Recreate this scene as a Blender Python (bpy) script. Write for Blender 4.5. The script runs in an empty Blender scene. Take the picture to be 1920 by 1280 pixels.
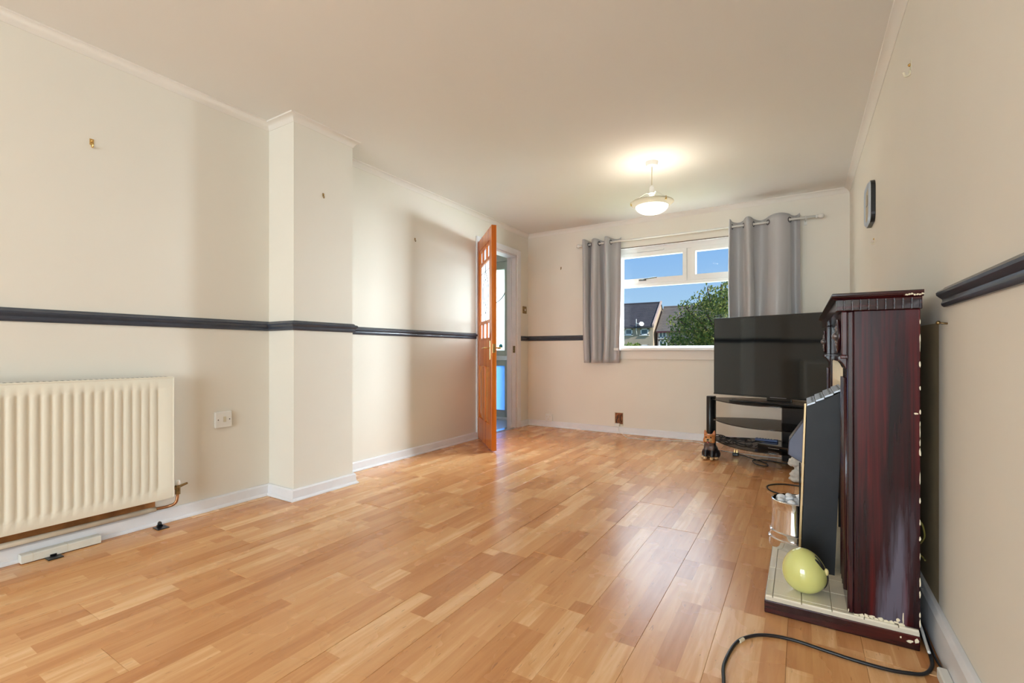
import bpy, bmesh, math, random
from mathutils import Vector, Matrix, noise as mnoise
random.seed(7)
SC = bpy.context.scene
COL = SC.collection
PI = math.pi

# ------------------------------------------------------------------ camera
EYE = 0.885
cam_d = bpy.data.cameras.new('camera')
cam_d.sensor_width = 36.0
cam_d.lens = 883.24 / 1920 * 36.0
cam_d.shift_y = 18.8 / 1920
cam_d.clip_start = 0.02
cam_d.clip_end = 500
cam = bpy.data.objects.new('camera', cam_d)
COL.objects.link(cam)
cam.location = (0, 0, EYE)
cam.rotation_euler = (PI / 2, 0, 0.5501)
SC.camera = cam

# ------------------------------------------------------------------ view
SC.view_settings.view_transform = 'Standard'
SC.view_settings.look = 'None'
SC.view_settings.gamma = 1
SC.view_settings.use_curve_mapping = False
SC.view_settings.exposure = 0.93

# ------------------------------------------------------------------ sky
W = bpy.data.worlds.new('sky'); SC.world = W; W.use_nodes = True
nt = W.node_tree; nt.nodes.clear()
tc = nt.nodes.new('ShaderNodeTexCoord'); sp = nt.nodes.new('ShaderNodeSeparateXYZ')
rp = nt.nodes.new('ShaderNodeValToRGB'); bg = nt.nodes.new('ShaderNodeBackground'); wo = nt.nodes.new('ShaderNodeOutputWorld')
nt.links.new(tc.outputs['Generated'], sp.inputs[0]); nt.links.new(sp.outputs['Z'], rp.inputs[0])
nt.links.new(rp.outputs[0], bg.inputs[0]); nt.links.new(bg.outputs[0], wo.inputs[0])
e = rp.color_ramp.elements
e[0].position = 0.0; e[0].color = (.60, .80, .98, 1)
e[1].position = 1.0; e[1].color = (.13, .33, .85, 1)
x = e.new(.10); x.color = (.43, .68, .98, 1)
x = e.new(.24); x.color = (.25, .52, 1.0, 1)
bg.inputs[1].default_value = 0.48

# ------------------------------------------------------------------ sun, window daylight and added fill
def lamp(name, kind, loc, target, energy, color=(1, 1, 1), **kw):
    d = bpy.data.lights.new(name, kind); d.energy = energy; d.color = color
    for k, v in kw.items(): setattr(d, k, v)
    o = bpy.data.objects.new(name, d); COL.objects.link(o); o.location = loc
    o.rotation_euler = (Vector(target) - Vector(loc)).to_track_quat('-Z', 'Y').to_euler()
    return o
lamp('sun', 'SUN', (30, -6, 20), (30 - 8.5, -6 + 2.2, 20 - 6.0), 3.4, (1, .95, .86), angle=.01)
# daylight entering through the big window behind the camera
lamp('daylight_rear_window', 'AREA', (-.85, -3.62, 1.00), (-1.0, 3.0, 1.30), 88, (.82, .925, 1), shape='RECTANGLE', size=2.3, size_y=1.8)
# bright sky over the street, entering through the front window from above
lamp('daylight_front_window', 'AREA', (.2, 9.6, 5.6), (-1.2, 4.97, 1.45), 800, (.76, .88, 1), shape='RECTANGLE', size=9.0, size_y=4.2)
lamp('fill_front_side', 'AREA', (3.0, 8.2, 2.4), (-1.1, 4.97, 1.45), 2900, (.83, .925, 1), shape='RECTANGLE', size=4.4, size_y=4.2)  # added fill lamp, out of view, to brighten the recess and left walls
# daylight falling on the reeded glass of the front door
lamp('daylight_front_door', 'AREA', (-3.6, 6.3, 1.9), (-3.55, 5.2, 1.0), 6, (.92, .97, 1), shape='RECTANGLE', size=1.0, size_y=1.2)

# ------------------------------------------------------------------ material helpers
def srgb(r, g, b):
    def c(v):
        v /= 255.0
        return v / 12.92 if v <= .04045 else ((v + .055) / 1.055) ** 2.4
    return (c(r), c(g), c(b), 1)
class NT:
    def __init__(s, name):
        s.m = bpy.data.materials.new(name); s.m.use_nodes = True
        s.t = s.m.node_tree; s.b = s.t.nodes['Principled BSDF']; s.o = s.t.nodes['Material Output']
    def n(s, kind, **kw):
        nd = s.t.nodes.new(kind)
        for k, v in kw.items():
            if k.startswith('in_'):
                key = k[3:]
                key = int(key) if key.isdigit() else key.replace('_', ' ')
                nd.inputs[key].default_value = v
            else: setattr(nd, k, v)
        return nd
    def l(s, a, b): s.t.links.new(a, b)
    def math(s, op, a, b=None, c=None):
        nd = s.n('ShaderNodeMath', operation=op)
        for i, v in enumerate((a, b, c)):
            if v is None: continue
            if isinstance(v, (int, float)): nd.inputs[i].default_value = v
            else: s.l(v, nd.inputs[i])
        return nd.outputs[0]
    def mix(s, fac, a, b):
        nd = s.n('ShaderNodeMix', data_type='RGBA')
        for i, v in ((0, fac), (6, a), (7, b)):
            if isinstance(v, (int, float)): nd.inputs[i].default_value = v
            elif isinstance(v, tuple): nd.inputs[i].default_value = v
            else: s.l(v, nd.inputs[i])
        return nd.outputs[2]
    def ramp(s, fac, stops):
        nd = s.n('ShaderNodeValToRGB'); s.l(fac, nd.inputs[0]); el = nd.color_ramp.elements
        for i, (p, c) in enumerate(stops):
            if i < 2: el[i].position = p; el[i].color = c
            else:
                q = el.new(p); q.color = c
        return nd.outputs[0]
    def bump(s, h, strength, dist=.01):
        nd = s.n('ShaderNodeBump'); nd.inputs['Strength'].default_value = strength; nd.inputs['Distance'].default_value = dist
        s.l(h, nd.inputs['Height']); s.l(nd.outputs[0], s.b.inputs['Normal'])
def plain(name, col, rough=.5, metal=0, spec=.5, noise=0, nscale=12, bump=0, bscale=120, coat=0, sheen=0):
    k = NT(name); b = k.b
    b.inputs['Base Color'].default_value = col; b.inputs['Roughness'].default_value = rough
    b.inputs['Metallic'].default_value = metal; b.inputs['Specular IOR Level'].default_value = spec
    b.inputs['Coat Weight'].default_value = coat; b.inputs['Sheen Weight'].default_value = sheen
    if noise or bump: t = k.n('ShaderNodeTexCoord')
    if noise:
        z = k.n('ShaderNodeTexNoise', in_Scale=nscale, in_Detail=5.0); k.l(t.outputs['Object'], z.inputs['Vector'])
        d = tuple(c * (1 - noise) for c in col[:3]) + (1,); u = tuple(min(1, c * (1 + noise)) for c in col[:3]) + (1,)
        k.l(k.ramp(z.outputs[0], [(.3, d), (.7, u)]), b.inputs['Base Color'])
    if bump:
        z = k.n('ShaderNodeTexNoise', in_Scale=bscale, in_Detail=4.0); k.l(t.outputs['Object'], z.inputs['Vector'])
        k.bump(z.outputs[0], bump, .004)
    return k.m
M = {}
M['wall'] = plain('wall_paint', srgb(232, 226, 214), .75, spec=.3, noise=.018, nscale=1.6, bump=.06, bscale=60)
M['ceiling'] = plain('ceiling_paint', srgb(234, 231, 225), .85, spec=.2, noise=.015, nscale=1.2, bump=.08, bscale=70)
M['trimwhite'] = plain('white_gloss_paint', srgb(232, 231, 234), .35, noise=.03, nscale=9, bump=.05, bscale=30)
M['cornice'] = plain('cornice_paint', srgb(231, 225, 216), .7, spec=.3)
M['dado'] = plain('slate_gloss_paint', srgb(62, 68, 80), .26, noise=.12, nscale=14, bump=.10, bscale=40)
M['upvc'] = plain('white_plastic_frame', srgb(238, 236, 232), .32)
M['cream_metal'] = plain('cream_radiator_enamel', srgb(238, 233, 216), .33, noise=.015, nscale=5)
M['white_plastic'] = plain('white_plastic', srgb(232, 230, 224), .35)
M['aged_plastic'] = plain('aged_plastic', srgb(214, 204, 178), .4)
M['black'] = plain('black_plastic', srgb(22, 22, 25), .32)
M['black_matt'] = plain('black_matt', srgb(18, 18, 20), .7)
M['black_gloss'] = plain('black_gloss', srgb(10, 10, 12), .08)
M['rubber'] = plain('black_cable_rubber', srgb(24, 25, 30), .38)
M['whitecable'] = plain('white_cable', srgb(226, 224, 220), .45)
M['chrome'] = plain('chrome', (.85, .85, .87, 1), .12, metal=1)
M['darkchrome'] = plain('dark_chrome', (.18, .18, .2, 1), .2, metal=1)
M['brass'] = plain('brass', (.72, .50, .20, 1), .22, metal=1)
M['oldbrass'] = plain('tarnished_brass', (.30, .21, .10, 1), .4, metal=1, noise=.4, nscale=60)
M['steel'] = plain('polished_steel', (.80, .80, .82, 1), .10, metal=1)
M['bulb'] = plain('lit_bulb', (1, .95, .85, 1)); 
M['tile'] = plain('cream_glazed_tile', srgb(231, 222, 202), .14, noise=.03, nscale=6)
M['grout'] = plain('tile_grout', srgb(210, 200, 182), .8)
M['creampaint'] = plain('bare_cream_edge', srgb(232, 220, 192), .6, noise=.05, nscale=40)
M['firecasing'] = plain('dark_slate_casing', srgb(24, 26, 31), .48, spec=.35, noise=.25, nscale=9)
M['silvervent'] = plain('silver_grey_vent', srgb(188, 198, 212), .35, metal=.25)
M['pebble'] = plain('white_pebble', srgb(236, 236, 238), .45, noise=.03, nscale=30)
M['stone'] = plain('weathered_white_stone', srgb(208, 204, 196), .8, noise=.16, nscale=45, bump=.5, bscale=90)
M['cream_pipe'] = plain('painted_pipe', srgb(206, 190, 166), .5, noise=.12, nscale=14)
M['bareplaster'] = plain('bare_brown_plaster', srgb(168, 112, 62), .85, noise=.25, nscale=18)
M['brownpatch'] = plain('shaded_old_wall', srgb(172, 150, 114), .8, noise=.12, nscale=7)
M['copper'] = plain('old_copper', (.42, .22, .11, 1), .4, metal=1, noise=.3, nscale=40)

def glass_mat(name, tint=(1, 1, 1, 1), rough=0.0, refl=.06):
    k = NT(name); k.t.nodes.remove(k.b)
    tr = k.n('ShaderNodeBsdfTransparent'); tr.inputs[0].default_value = tint
    gl = k.n('ShaderNodeBsdfGlossy'); gl.inputs['Roughness'].default_value = rough
    fr = k.n('ShaderNodeLayerWeight'); fr.inputs[0].default_value = .12
    mx = k.n('ShaderNodeMixShader')
    f = k.math('ADD', k.math('MULTIPLY', fr.outputs['Fresnel'], refl), refl * .1)
    k.l(f, mx.inputs[0]); k.l(tr.outputs[0], mx.inputs[1]); k.l(gl.outputs[0], mx.inputs[2]); k.l(mx.outputs[0], k.o.inputs[0])
    return k.m
M['glass'] = glass_mat('window_glass', (.97, .985, .98, 1), 0, .03)
M['smoked'] = glass_mat('smoked_glass', (.34, .33, .33, 1), .02, .5)
def frosted(name, col, trans=.75, wave=0):
    k = NT(name); k.t.nodes.remove(k.b)
    tl = k.n('ShaderNodeBsdfTranslucent'); tl.inputs[0].default_value = col
    tp = k.n('ShaderNodeBsdfTransparent'); tp.inputs[0].default_value = col
    gl = k.n('ShaderNodeBsdfGlossy'); gl.inputs['Roughness'].default_value = .15
    m1 = k.n('ShaderNodeMixShader'); m1.inputs[0].default_value = trans
    m2 = k.n('ShaderNodeMixShader'); m2.inputs[0].default_value = .08
    k.l(tl.outputs[0], m1.inputs[1]); k.l(tp.outputs[0], m1.inputs[2]); k.l(m1.outputs[0], m2.inputs[1]); k.l(gl.outputs[0], m2.inputs[2])
    k.l(m2.outputs[0], k.o.inputs[0])
    return k.m
M['frosted'] = frosted('reeded_glass', (.86, .90, .88, 1), .15)
M['blueglass'] = frosted('blue_tinted_glass', (.30, .48, .78, 1), .15)
M['doorglass'] = frosted('leaded_door_glass', (.93, .95, .96, 1), .5)

def wood_floor():
    k = NT('laminate_three_strip'); b = k.b
    t = k.n('ShaderNodeTexCoord'); oi = k.n('ShaderNodeObjectInfo'); s = k.n('ShaderNodeSeparateXYZ'); k.l(t.outputs['Object'], s.inputs[0])
    seed = k.math('MULTIPLY', oi.outputs['Random'], 91.7)
    strip = k.math('FLOOR', k.math('DIVIDE', s.outputs['X'], .0648))
    w1 = k.n('ShaderNodeTexWhiteNoise', noise_dimensions='2D'); c1 = k.n('ShaderNodeCombineXYZ')
    k.l(strip, c1.inputs[0]); k.l(seed, c1.inputs[1]); k.l(c1.outputs[0], w1.inputs['Vector'])
    yy = k.math('DIVIDE', k.math('ADD', s.outputs['Y'], k.math('MULTIPLY', w1.outputs['Value'], 3.7)), .40)
    cell = k.math('FLOOR', yy)
    w2 = k.n('ShaderNodeTexWhiteNoise', noise_dimensions='3D'); c2 = k.n('ShaderNodeCombineXYZ')
    k.l(strip, c2.inputs[0]); k.l(cell, c2.inputs[1]); k.l(seed, c2.inputs[2]); k.l(c2.outputs[0], w2.inputs['Vector'])
    # grain
    c3 = k.n('ShaderNodeCombineXYZ')
    k.l(k.math('MULTIPLY', s.outputs['X'], 34.0), c3.inputs[0]); k.l(k.math('MULTIPLY', s.outputs['Y'], 2.6), c3.inputs[1])
    k.l(k.math('ADD', seed, k.math('MULTIPLY', w2.outputs['Value'], 37.0)), c3.inputs[2])
    g = k.n('ShaderNodeTexNoise', in_Scale=1.0, in_Detail=6.0, in_Roughness=.62, in_Distortion=.5); k.l(c3.outputs[0], g.inputs['Vector'])
    v = k.math('ADD', k.math('MULTIPLY', w2.outputs['Value'], .56), k.math('MULTIPLY', g.outputs[0], .79))
    col = k.ramp(v, [(.22, srgb(188, 122, 72)), (1.16, srgb(244, 198, 148)), (.58, srgb(215, 154, 100)), (.85, srgb(228, 173, 118))])
    # dark flecks
    c4 = k.n('ShaderNodeCombineXYZ'); k.l(k.math('MULTIPLY', s.outputs['X'], 120.0), c4.inputs[0]); k.l(k.math('MULTIPLY', s.outputs['Y'], 16.0), c4.inputs[1]); k.l(seed, c4.inputs[2])
    g2 = k.n('ShaderNodeTexNoise', in_Scale=1.0, in_Detail=2.0); k.l(c4.outputs[0], g2.inputs['Vector'])
    fl = k.math('MULTIPLY', k.math('GREATER_THAN', g2.outputs[0], .71), .35)
    k.l(k.mix(fl, col, srgb(120, 66, 34)), b.inputs['Base Color'])
    n3 = k.n('ShaderNodeTexNoise', in_Scale=3.0, in_Detail=3.0); k.l(t.outputs['Object'], n3.inputs['Vector'])
    k.l(k.math('MULTIPLY_ADD', n3.outputs[0], .10, .22), b.inputs['Roughness'])
    b.inputs['Specular IOR Level'].default_value = .42
    n4 = k.n('ShaderNodeTexNoise', in_Scale=2.2, in_Detail=1.0); k.l(t.outputs['Object'], n4.inputs['Vector'])
    k.bump(n4.outputs[0], .03, .02)
    return k.m
M['floor'] = wood_floor()
def streak_wood(name, a, b_, c, rough, sx=30, sz=1.4, smear=False, axis='Z'):
    k = NT(name); b = k.b
    t = k.n('ShaderNodeTexCoord'); mp = k.n('ShaderNodeMapping'); k.l(t.outputs['Object'], mp.inputs[0])
    sc = {'Z': (sx, sx, sz), 'X': (sz, sx, sx), 'Y': (sx, sz, sx)}[axis]
    mp.inputs['Scale'].default_value = sc
    z = k.n('ShaderNodeTexNoise', in_Scale=1.0, in_Detail=5.0, in_Roughness=.6, in_Distortion=.35); k.l(mp.outputs[0], z.inputs['Vector'])
    col = k.ramp(z.outputs[0], [(.36, a), (.66, c), (.5, b_)])
    r = rough
    if smear:
        s = k.n('ShaderNodeSeparateXYZ'); k.l(t.outputs['Object'], s.inputs[0])
        # a dull dusty smear on the lower rear of the end panel
        cx = k.math('ADD', k.math('MULTIPLY', s.outputs['Z'], .10), .030)
        dx = k.math('ABSOLUTE', k.math('SUBTRACT', s.outputs['X'], cx))
        mp2 = k.n('ShaderNodeMapping'); k.l(t.outputs['Object'], mp2.inputs[0]); mp2.inputs['Scale'].default_value = (70, 70, 5)
        z2 = k.n('ShaderNodeTexNoise', in_Scale=1.0, in_Detail=4.0); k.l(mp2.outputs[0], z2.inputs['Vector'])
        w = k.math('SUBTRACT', k.math('ADD', .028, k.math('MULTIPLY', z2.outputs[0], .03)), dx)
        m = k.math('MULTIPLY', k.math('MULTIPLY', w, 30.0), k.math('LESS_THAN', s.outputs['Z'], .42))
        m = k.math('MULTIPLY', m, k.math('MULTIPLY', k.math('SUBTRACT', .42, s.outputs['Z']), 3.2))
        m = k.math('MULTIPLY', m, k.math('SUBTRACT', k.math('MULTIPLY', z2.outputs[0], 2.6), .85))
        nd = k.n('ShaderNodeClamp'); k.l(m, nd.inputs[0]); nd.inputs[2].default_value = .55
        col = k.mix(nd.outputs[0], col, srgb(118, 116, 134))
        r = k.math('MULTIPLY_ADD', nd.outputs[0], .4, rough)
    k.l(col, b.inputs['Base Color'])
    if isinstance(r, float): b.inputs['Roughness'].default_value = r
    else: k.l(r, b.inputs['Roughness'])
    return k.m
M['mahogany'] = streak_wood('mahogany_panel', srgb(20, 8, 12), srgb(48, 11, 15), srgb(92, 17, 20), .24, 30, .9, smear=True)
M['mahogany'].node_tree.nodes['Principled BSDF'].inputs['Specular IOR Level'].default_value = .3
M['mahogany_dark'] = streak_wood('mahogany_dark', srgb(26, 14, 22), srgb(44, 16, 22), srgb(70, 22, 24), .16, 30, 1.2)
M['mahogany_flat'] = streak_wood('mahogany_along', srgb(26, 12, 16), srgb(44, 15, 18), srgb(76, 22, 22), .12, 26, 1.2, axis='X')
M['pine'] = streak_wood('varnished_pine', srgb(178, 84, 18), srgb(204, 106, 26), srgb(220, 130, 44), .22, 22, .8)
M['pine_panel'] = streak_wood('varnished_pine_panel', srgb(200, 110, 34), srgb(220, 136, 50), srgb(230, 156, 70), .22, 18, .6)

# ------------------------------------------------------------------ mesh helpers
def origin_of(p):
    v = Vector((0, 0, 0))
    while p is not None: v += p.location; p = p.parent
    return v
class MB:
    def __init__(s): s.v = []; s.f = []; s.mi = []; s.cur = 0
    def add(s, vs, fs):
        n = len(s.v); s.v += [tuple(v) for v in vs]
        for f in fs: s.f.append(tuple(i + n for i in f)); s.mi.append(s.cur)
        return s
    def box(s, a, b):
        x0, y0, z0 = a; x1, y1, z1 = b
        x0, x1 = sorted((x0, x1)); y0, y1 = sorted((y0, y1)); z0, z1 = sorted((z0, z1))
        return s.add([(x0, y0, z0), (x1, y0, z0), (x1, y1, z0), (x0, y1, z0), (x0, y0, z1), (x1, y0, z1), (x1, y1, z1), (x0, y1, z1)],
                     [(0, 3, 2, 1), (4, 5, 6, 7), (0, 1, 5, 4), (1, 2, 6, 5), (2, 3, 7, 6), (3, 0, 4, 7)])
    def tube(s, pts, r, n=10, cap=True):
        pts = [Vector(p) for p in pts]; m = len(pts); rs = r if isinstance(r, (list, tuple)) else [r] * m
        vs = []; up = None
        for i, p in enumerate(pts):
            t = (pts[min(i + 1, m - 1)] - pts[max(i - 1, 0)]).normalized()
            if up is None: up = t.orthogonal().normalized()
            up = (up - t * up.dot(t)); up = up.normalized() if up.length > 1e-6 else t.orthogonal().normalized()
            w = t.cross(up)
            for k in range(n):
                a = 2 * PI * k / n; vs.append(p + (up * math.cos(a) + w * math.sin(a)) * rs[i])
        fs = [(i * n + k, i * n + (k + 1) % n, (i + 1) * n + (k + 1) % n, (i + 1) * n + k) for i in range(m - 1) for k in range(n)]
        if cap: fs += [tuple(range(n - 1, -1, -1)), tuple(range((m - 1) * n, m * n))]
        return s.add(vs, fs)
    def lathe(s, prof, c=(0, 0, 0), n=32, axis='Z', closed=False):
        vs = []; c = Vector(c)
        for r, z in prof:
            for k in range(n):
                a = 2 * PI * k / n; p = (r * math.cos(a), r * math.sin(a), z)
                if axis == 'X': p = (p[2], p[0], p[1])
                if axis == 'Y': p = (p[0], p[2], p[1])
                vs.append(c + Vector(p))
        m = len(prof); rng = m if closed else m - 1
        fs = [(i * n + k, i * n + (k + 1) % n, ((i + 1) % m) * n + (k + 1) % n, ((i + 1) % m) * n + k) for i in range(rng) for k in range(n)]
        if axis == 'Y': fs = [tuple(reversed(f)) for f in fs]
        if not closed:
            if prof[0][0] > 1e-5: fs.append(tuple(range(n - 1, -1, -1)))
            if prof[-1][0] > 1e-5: fs.append(tuple(range((m - 1) * n, m * n)))
        return s.add(vs, fs)
    def ball(s, c, r, n=16, m=10, rot=None):
        c = Vector(c); r = r if isinstance(r, (tuple, list)) else (r, r, r)
        vs = []; R = rot.to_matrix() if rot is not None else None
        for i in range(m + 1):
            th = PI * i / m
            for k in range(n):
                a = 2 * PI * k / n
                p = Vector((r[0] * math.sin(th) * math.cos(a), r[1] * math.sin(th) * math.sin(a), -r[2] * math.cos(th)))
                if R is not None: p = R @ p
                vs.append(c + p)
        fs = [(i * n + k, i * n + (k + 1) % n, (i + 1) * n + (k + 1) % n, (i + 1) * n + k) for i in range(m) for k in range(n)]
        return s.add(vs, fs)
    def prism(s, poly, z0, z1):     # poly in XY counter-clockwise
        n = len(poly)
        vs = [(x, y, z0) for x, y in poly] + [(x, y, z1) for x, y in poly]
        fs = [tuple(range(n - 1, -1, -1)), tuple(range(n, 2 * n))] + [(k, (k + 1) % n, n + (k + 1) % n, n + k) for k in range(n)]
        return s.add(vs, fs)
    def extr(s, poly, axis, a, b):  # polygon in the other two axes, extruded along axis
        n = len(poly)
        def P(u, v, w):
            return {'X': (w, u, v), 'Y': (u, w, v), 'Z': (u, v, w)}[axis]
        vs = [P(u, v, a) for u, v in poly] + [P(u, v, b) for u, v in poly]
        fs = [tuple(range(n - 1, -1, -1)), tuple(range(n, 2 * n))] + [(k, (k + 1) % n, n + (k + 1) % n, n + k) for k in range(n)]
        return s.add(vs, fs)
    def sweep(s, path, prof, i0, i1):   # profile (d, z) swept along XY path, room on the right-hand side; segments i0..i1
        P = [Vector(p) for p in path]; m = len(P); off = []
        for i in range(m):
            ns = []
            for a, b in ((i - 1, i), (i, i + 1)):
                if a < 0 or b >= m: continue
                d = (P[b] - P[a]).normalized(); ns.append(Vector((d.y, -d.x)))
            if len(ns) == 1: off.append(ns[0])
            else:
                q = (ns[0] + ns[1]); off.append(q / (1 + ns[0].dot(ns[1])))
        k = len(prof); vs = []; fs = []
        for i in range(i0, i1 + 1):
            for d, z in prof: vs.append((P[i].x + off[i].x * d, P[i].y + off[i].y * d, z))
        for j in range(i1 - i0):
            for q in range(k): fs.append((j * k + q, j * k + (q + 1) % k, (j + 1) * k + (q + 1) % k, (j + 1) * k + q))
        fs += [tuple(range(k - 1, -1, -1)), tuple(range((i1 - i0) * k, (i1 - i0 + 1) * k))]
        return s.add(vs, fs)
    def xf(s, mat):
        s.v = [tuple(mat @ Vector(v)) for v in s.v]; return s
    def build(s, name, mat, parent=None, bevel=0, smooth=False, world=True, loc=None, seg=2, autos=None):
        me = bpy.data.meshes.new(name)
        o0 = origin_of(parent) if (parent is not None and world) else Vector((0, 0, 0))
        if loc is not None: o0 = Vector(loc)
        me.from_pydata([tuple(Vector(v) - o0) for v in s.v], [], s.f)
        mats = mat if isinstance(mat, list) else [mat]
        for q in mats: me.materials.append(M[q] if isinstance(q, str) else q)
        if len(mats) > 1: me.polygons.foreach_set('material_index', s.mi)
        bm = bmesh.new(); bm.from_mesh(me); bmesh.ops.remove_doubles(bm, verts=bm.verts, dist=1e-6)
        bmesh.ops.recalc_face_normals(bm, faces=bm.faces); bm.to_mesh(me); bm.free()
        if smooth: me.polygons.foreach_set('use_smooth', [True] * len(me.polygons))
        o = bpy.data.objects.new(name, me); COL.objects.link(o); o.parent = parent
        if loc is not None: o.location = loc
        if bevel:
            bv = o.modifiers.new('bevel', 'BEVEL'); bv.width = bevel; bv.segments = seg; bv.limit_method = 'ANGLE'; bv.angle_limit = math.radians(40)
        if autos:
            me.polygons.foreach_set('use_smooth', [True] * len(me.polygons))
            es = o.modifiers.new('edges', 'EDGE_SPLIT'); es.split_angle = math.radians(autos)
        return o
def tag(o, label=None, cat=None, group=None, kind=None):
    for k, v in (('label', label), ('category', cat), ('group', group), ('kind', kind)):
        if v: o[k] = v
    return o
def thing(name, label, cat, loc=(0, 0, 0), rz=0, group=None, kind=None):
    o = bpy.data.objects.new(name, None); COL.objects.link(o); o.location = loc; o.rotation_euler = (0, 0, rz); o.empty_display_size = .05
    return tag(o, label, cat, group, kind)
def spline(ctrl, k=8):
    P = [Vector(p) for p in ctrl]; out = []
    for i in range(len(P) - 1):
        a, b, c, d = P[max(i - 1, 0)], P[i], P[i + 1], P[min(i + 2, len(P) - 1)]
        for j in range(k):
            t = j / k
            out.append(.5 * ((2 * b) + (c - a) * t + (2 * a - 5 * b + 4 * c - d) * t * t + (3 * b - a - 3 * c + d) * t ** 3))
    out.append(P[-1]); return out

# ------------------------------------------------------------------ room dimensions
L, R, F, H, BK = -2.82, .358, 4.97, 2.294, -3.40
PX, P0, P1 = -2.569, 1.708, 2.139           # pier face and its two sides
DO0, DO1, DOH = 3.955, 4.70, 2.0            # doorway in the left wall
WX0, WX1, WZ0, WZ1 = -1.725, -.24, .925, 2.0
T = .12

def struct(o, label): return tag(o, label, None, None, 'structure')

# walls
m = MB(); m.box((L - T, BK - .25, 0), (L, DO0, H)); m.box((L - T, DO0, DOH), (L, DO1, H)); m.box((L - T, DO1, 0), (L, F + .28, H))
wall_left = struct(m.build('wall_left', 'wall'), 'cream painted long wall on the left with the doorway')
m = MB(); m.box((L, P0, 0), (PX, P1, H))
struct(m.build('wall_pier', 'wall'), 'cream boxed-in pier standing out from the left wall')
m = MB(); TF = .28
m.box((L, F, 0), (WX0, F + TF, H)); m.box((WX1, F, 0), (R + .15, F + TF, H)); m.box((WX0, F, 0), (WX1, F + TF, WZ0 - .03)); m.box((WX0, F, WZ1), (WX1, F + TF, H))
struct(m.build('wall_far', 'wall'), 'cream far wall with the window')
m = MB(); m.box((R, BK - .25, 0), (R + .15, F, H))
wall_right = struct(m.build('wall_right', 'wall'), 'cream wall on the right behind the fireplace')
BX0, BX1, BZ0, BZ1 = -2.05, .30, .12, 2.15
m = MB(); m.box((L, BK - .25, 0), (BX0, BK, H)); m.box((BX1, BK - .25, 0), (R, BK, H)); m.box((BX0, BK - .25, 0), (BX1, BK, BZ0)); m.box((BX0, BK - .25, BZ1), (BX1, BK, H))
struct(m.build('wall_back', 'wall'), 'cream wall behind the viewer with a wide window')
m = MB(); m.box((L - T - 1.2, BK - .25, H), (R + .15, F + TF, H + .15))
struct(m.build('ceiling', 'ceiling'), 'pale cream plain ceiling')
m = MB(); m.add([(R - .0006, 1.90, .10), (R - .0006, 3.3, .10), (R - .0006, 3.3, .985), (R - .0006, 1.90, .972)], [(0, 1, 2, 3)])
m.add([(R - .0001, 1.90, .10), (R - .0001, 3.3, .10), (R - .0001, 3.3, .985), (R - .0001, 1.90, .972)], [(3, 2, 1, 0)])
m.build('unpainted_shade_patch', 'brownpatch', wall_right)  # mostly shade painted in tan below an old paint line on the wall

# floor: boards of three-strip laminate
m = MB(); m.box((L, BK, -.06), (R, F, -.009))
floor = struct(m.build('floor', plain('floor_joint_brown', srgb(120, 76, 44), .7)), 'orange-brown laminate floor laid in long boards')
BW, BL = .194, 1.285
fixed = {0: 2.095, 1: 2.425, 2: 2.765, 3: 3.118}
cache = {}
edge0 = -.23
for row in range(-4, 14):
    xa = edge0 - BW * (row + 1); xb = edge0 - BW * row
    xa, xb = max(xa, L), min(xb, R)
    if xb - xa < .01: continue
    off = fixed.get(row, random.uniform(0, BL))
    y = off
    while y > BK: y -= BL
    while y < F:
        ya, yb = max(y, BK), min(y + BL, F)
        if yb - ya > .01:
            key = (round(xb - xa, 3), round(yb - ya, 3))
            if key not in cache:
                w, l_ = xb - xa, yb - ya; g = .00025; c = .0007
                q = MB(); q.add([(g, g, -.008), (w - g, g, -.008), (w - g, l_ - g, -.008), (g, l_ - g, -.008), (g, g, -c), (w - g, g, -c), (w - g, l_ - g, -c), (g, l_ - g, -c),
                                 (g + c, g + c, 0), (w - g - c, g + c, 0), (w - g - c, l_ - g - c, 0), (g + c, l_ - g - c, 0)],
                                [(0, 3, 2, 1), (0, 1, 5, 4), (1, 2, 6, 5), (2, 3, 7, 6), (3, 0, 4, 7), (4, 5, 9, 8), (5, 6, 10, 9), (6, 7, 11, 10), (7, 4, 8, 11), (8, 9, 10, 11)])
                ob = q.build('floor_board', 'floor'); cache[key] = ob.data
            else:
                ob = bpy.data.objects.new('floor_board', cache[key]); COL.objects.link(ob)
            ob.parent = floor
            ob.location = (xa, ya, random.uniform(-.0012, 0))
            ob.rotation_euler = (random.uniform(-.0007, .0007), random.uniform(-.002, .002), 0)
        y += BL

# skirting, dado rail and cornice, swept round the room
path = [(L, BK), (L, P0), (PX, P0), (PX, P1), (L, P1), (L, F), (R, F), (R, BK)]
skp = [(0, 0), (.030, 0), (.029, .006), (.024, .013), (.018, .016), (.016, .06), (.010, .068), (0, .068)]
m = MB().sweep([(L, BK), (L, P0), (PX, P0), (PX, P1), (L, P1), (L, DO0 - .06)], skp, 0, 5)
struct(m.build('baseboard_left', 'trimwhite', bevel=.001), 'white gloss skirting along the left wall and round the pier')
m = MB().sweep([(L, DO1 + .07), (L, F), (R, F), (R, BK)], skp, 0, 2)
struct(m.build('baseboard_far', 'trimwhite', bevel=.001), 'white gloss skirting along the far wall')
skr = [(0, 0), (.020, 0), (.020, .10), (.012, .116), (0, .118)]
m = MB().sweep([(R, F), (R, BK)], skr, 0, 1)
struct(m.build('baseboard_right', 'trimwhite', bevel=.002), 'taller white skirting along the right wall')
dp = [(0, 1.012), (.008, 1.012), (.013, 1.016), (.015, 1.022), (.012, 1.029), (.012, 1.034), (.019, 1.040), (.025, 1.046), (.026, 1.053), (.022, 1.058), (.012, 1.062), (.007, 1.068), (0, 1.070)]
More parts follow.
